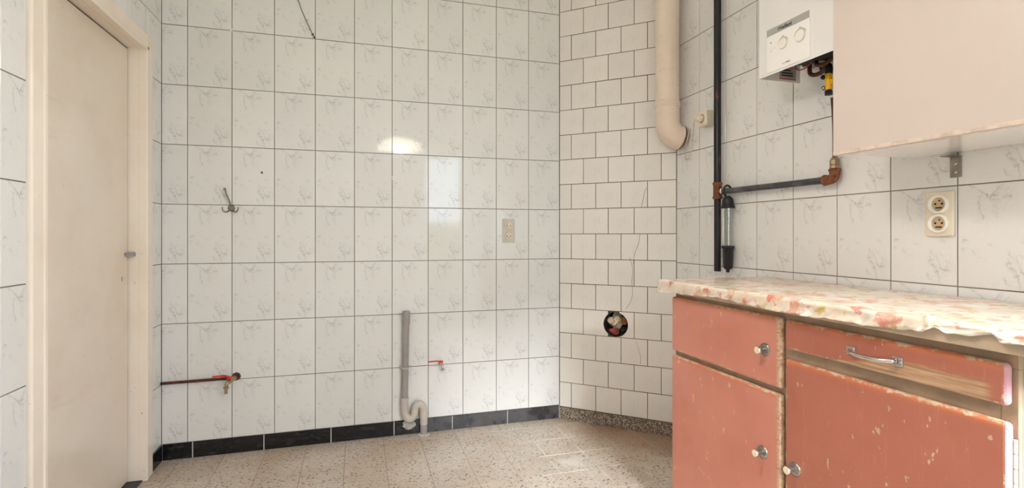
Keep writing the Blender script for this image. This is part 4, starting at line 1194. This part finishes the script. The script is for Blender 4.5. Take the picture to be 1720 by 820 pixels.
def lerp_tab(tab, x):
    for (a, va), (b, vb) in zip(tab, tab[1:]):
        if x <= b:
            return va + (vb - va) * max(0.0, (x - a) / (b - a))
    return tab[-1][1]
HEM = [(1.10, 0.897), (1.16, 0.897), (1.27, 0.905), (1.38, 0.910), (1.50, 0.917), (1.59, 0.911), (1.70, 0.907), (1.78, 0.908), (1.88, 0.909), (1.97, 0.912),
       (2.08, 0.913), (2.135, 0.920), (2.165, 0.921), (2.185, 0.934), (2.21, 0.925), (2.25, 0.929), (2.29, 0.937), (2.302, 0.924), (2.335, 0.927), (2.36, 0.925), (2.38, 0.936), (2.48, 0.932)]
NY, NT, NS = 300, 44, 12
verts, faces, uvs = [], [], []
X_F, X_W, ZT = 2.1315, XR - 0.006, 0.9475
rows = NT + NS + 1
for i in range(NY + 1):
    s = 1.116 + (2.47 - 1.116) * i / NY
    zb = lerp_tab(HEM, s) + 0.0034 * noise.noise(Vector((s * 30, 3.1, 0)))
    for j in range(rows):
        if j <= NT:
            x = X_W + (X_F + 0.004 - X_W) * (j / NT)
            p = Vector((x, -s, 0))
            z = ZT + 0.0020 * noise.noise(p * 9) + 0.0014 * noise.noise(p * 23) + 0.001 * noise.noise(Vector((x * 60, s * 14, 2)))
            edge = max(0.0, (j / NT - 0.80) / 0.20)
            z += edge * 0.0035 * (noise.noise(Vector((s * 16, x * 8, 5.0))) + 0.3)
            fold = math.exp(-((s - 2.165) / 0.035) ** 2) * edge
            z += fold * 0.010 * (0.4 + noise.noise(Vector((s * 70, x * 60, 1))))
            z = max(z, 0.9445)
            verts.append((x, -s, z)); uvs.append((s, XR - x))
        else:
            q_ = (j - NT) / NS
            lx = X_F - 0.0005 - 0.008 * q_ * (0.45 + noise.noise(Vector((s * 34 + q_ * 1.2, q_ * 1.5, 7)))) - 0.006 * (0.25 + q_) * max(0, noise.noise(Vector((s * 72 + q_ * 3, 1.2 * q_, 3))))
            z = ZT - 0.0025 - (ZT - 0.0025 - zb) * q_
            f2 = math.exp(-((s - 2.165) / 0.03) ** 2) + 0.8 * math.exp(-((s - 2.31) / 0.02) ** 2)
            lx -= f2 * 0.012 * q_ * (0.6 + 0.7 * noise.noise(Vector((s * 90, q_ * 3, 2))))
            verts.append((min(lx, X_F), -s, z)); uvs.append((s, XR - X_F + (ZT - z)))
for i in range(NY):
    for j in range(rows - 1):
        a = i * rows + j
        faces.append((a, a + 1, a + rows + 1, a + rows))
me = me_from(verts, faces, 'tablecloth', True)
ul = me.uv_layers.new(name='UVMap')
for lp in me.loops:
    ul.data[lp.index].uv = uvs[lp.vertex_index]
cl = obj('tablecloth', me, MT_CLOTH)
sd = cl.modifiers.new('thickness', 'SOLIDIFY')
sd.thickness = 0.0009
sd.offset = 1
tag(cl, 'cream oilcloth with coral and ochre flowers on the worktop', 'tablecloth')

# ------------------------------------------------------------------ pendant lamp (out of the frame, mirrored in the tiles)
LP = (1.32, -2.02, 1.96)
t = thing('pendant_lamp', 'round opal pendant lamp, lit, seen only mirrored in the tiles', 'lamp', LP)
obj('shade', Geo().lathe([(0.03, 0.105), (0.08, 0.090), (0.15, 0.060), (0.205, 0.010), (0.215, -0.020), (0.211, -0.020), (0.20, 0.006), (0.146, 0.055), (0.078, 0.084), (0.03, 0.098)], 40, cap=False), MT_OPAL, t)
obj('lamp_holder', Geo().lathe([(0.022, 0.055), (0.024, 0.11), (0.012, 0.13)], 16), MT_WHITE_PL, t)
obj('flex', Geo().tube([(0, 0, 0.12), (0, 0, HC - LP[2] - 0.02)], 0.0035, 8), MT_WHITE_PL, t)
obj('ceiling_rose', Geo().lathe([(0.05, HC - LP[2]), (0.045, HC - LP[2] - 0.025), (0.01, HC - LP[2] - 0.03)], 20), MT_WHITE_PL, t)
obj('bulb', Geo().lathe([(0.001, -0.035), (0.018, -0.031), (0.030, -0.015), (0.032, 0.002), (0.024, 0.025), (0.014, 0.045), (0.013, 0.056)], 18), MT_BULB, t)
ld = bpy.data.lights.new('lamp_light', 'POINT')
ld.energy = LAMP_WATTS
ld.shadow_soft_size = 0.045
ld.color = (1.0, 0.95, 0.90)
lo = bpy.data.objects.new('lamp_light', ld)
COL.objects.link(lo)
lo.location = (LP[0], LP[1], LP[2] - 0.004)
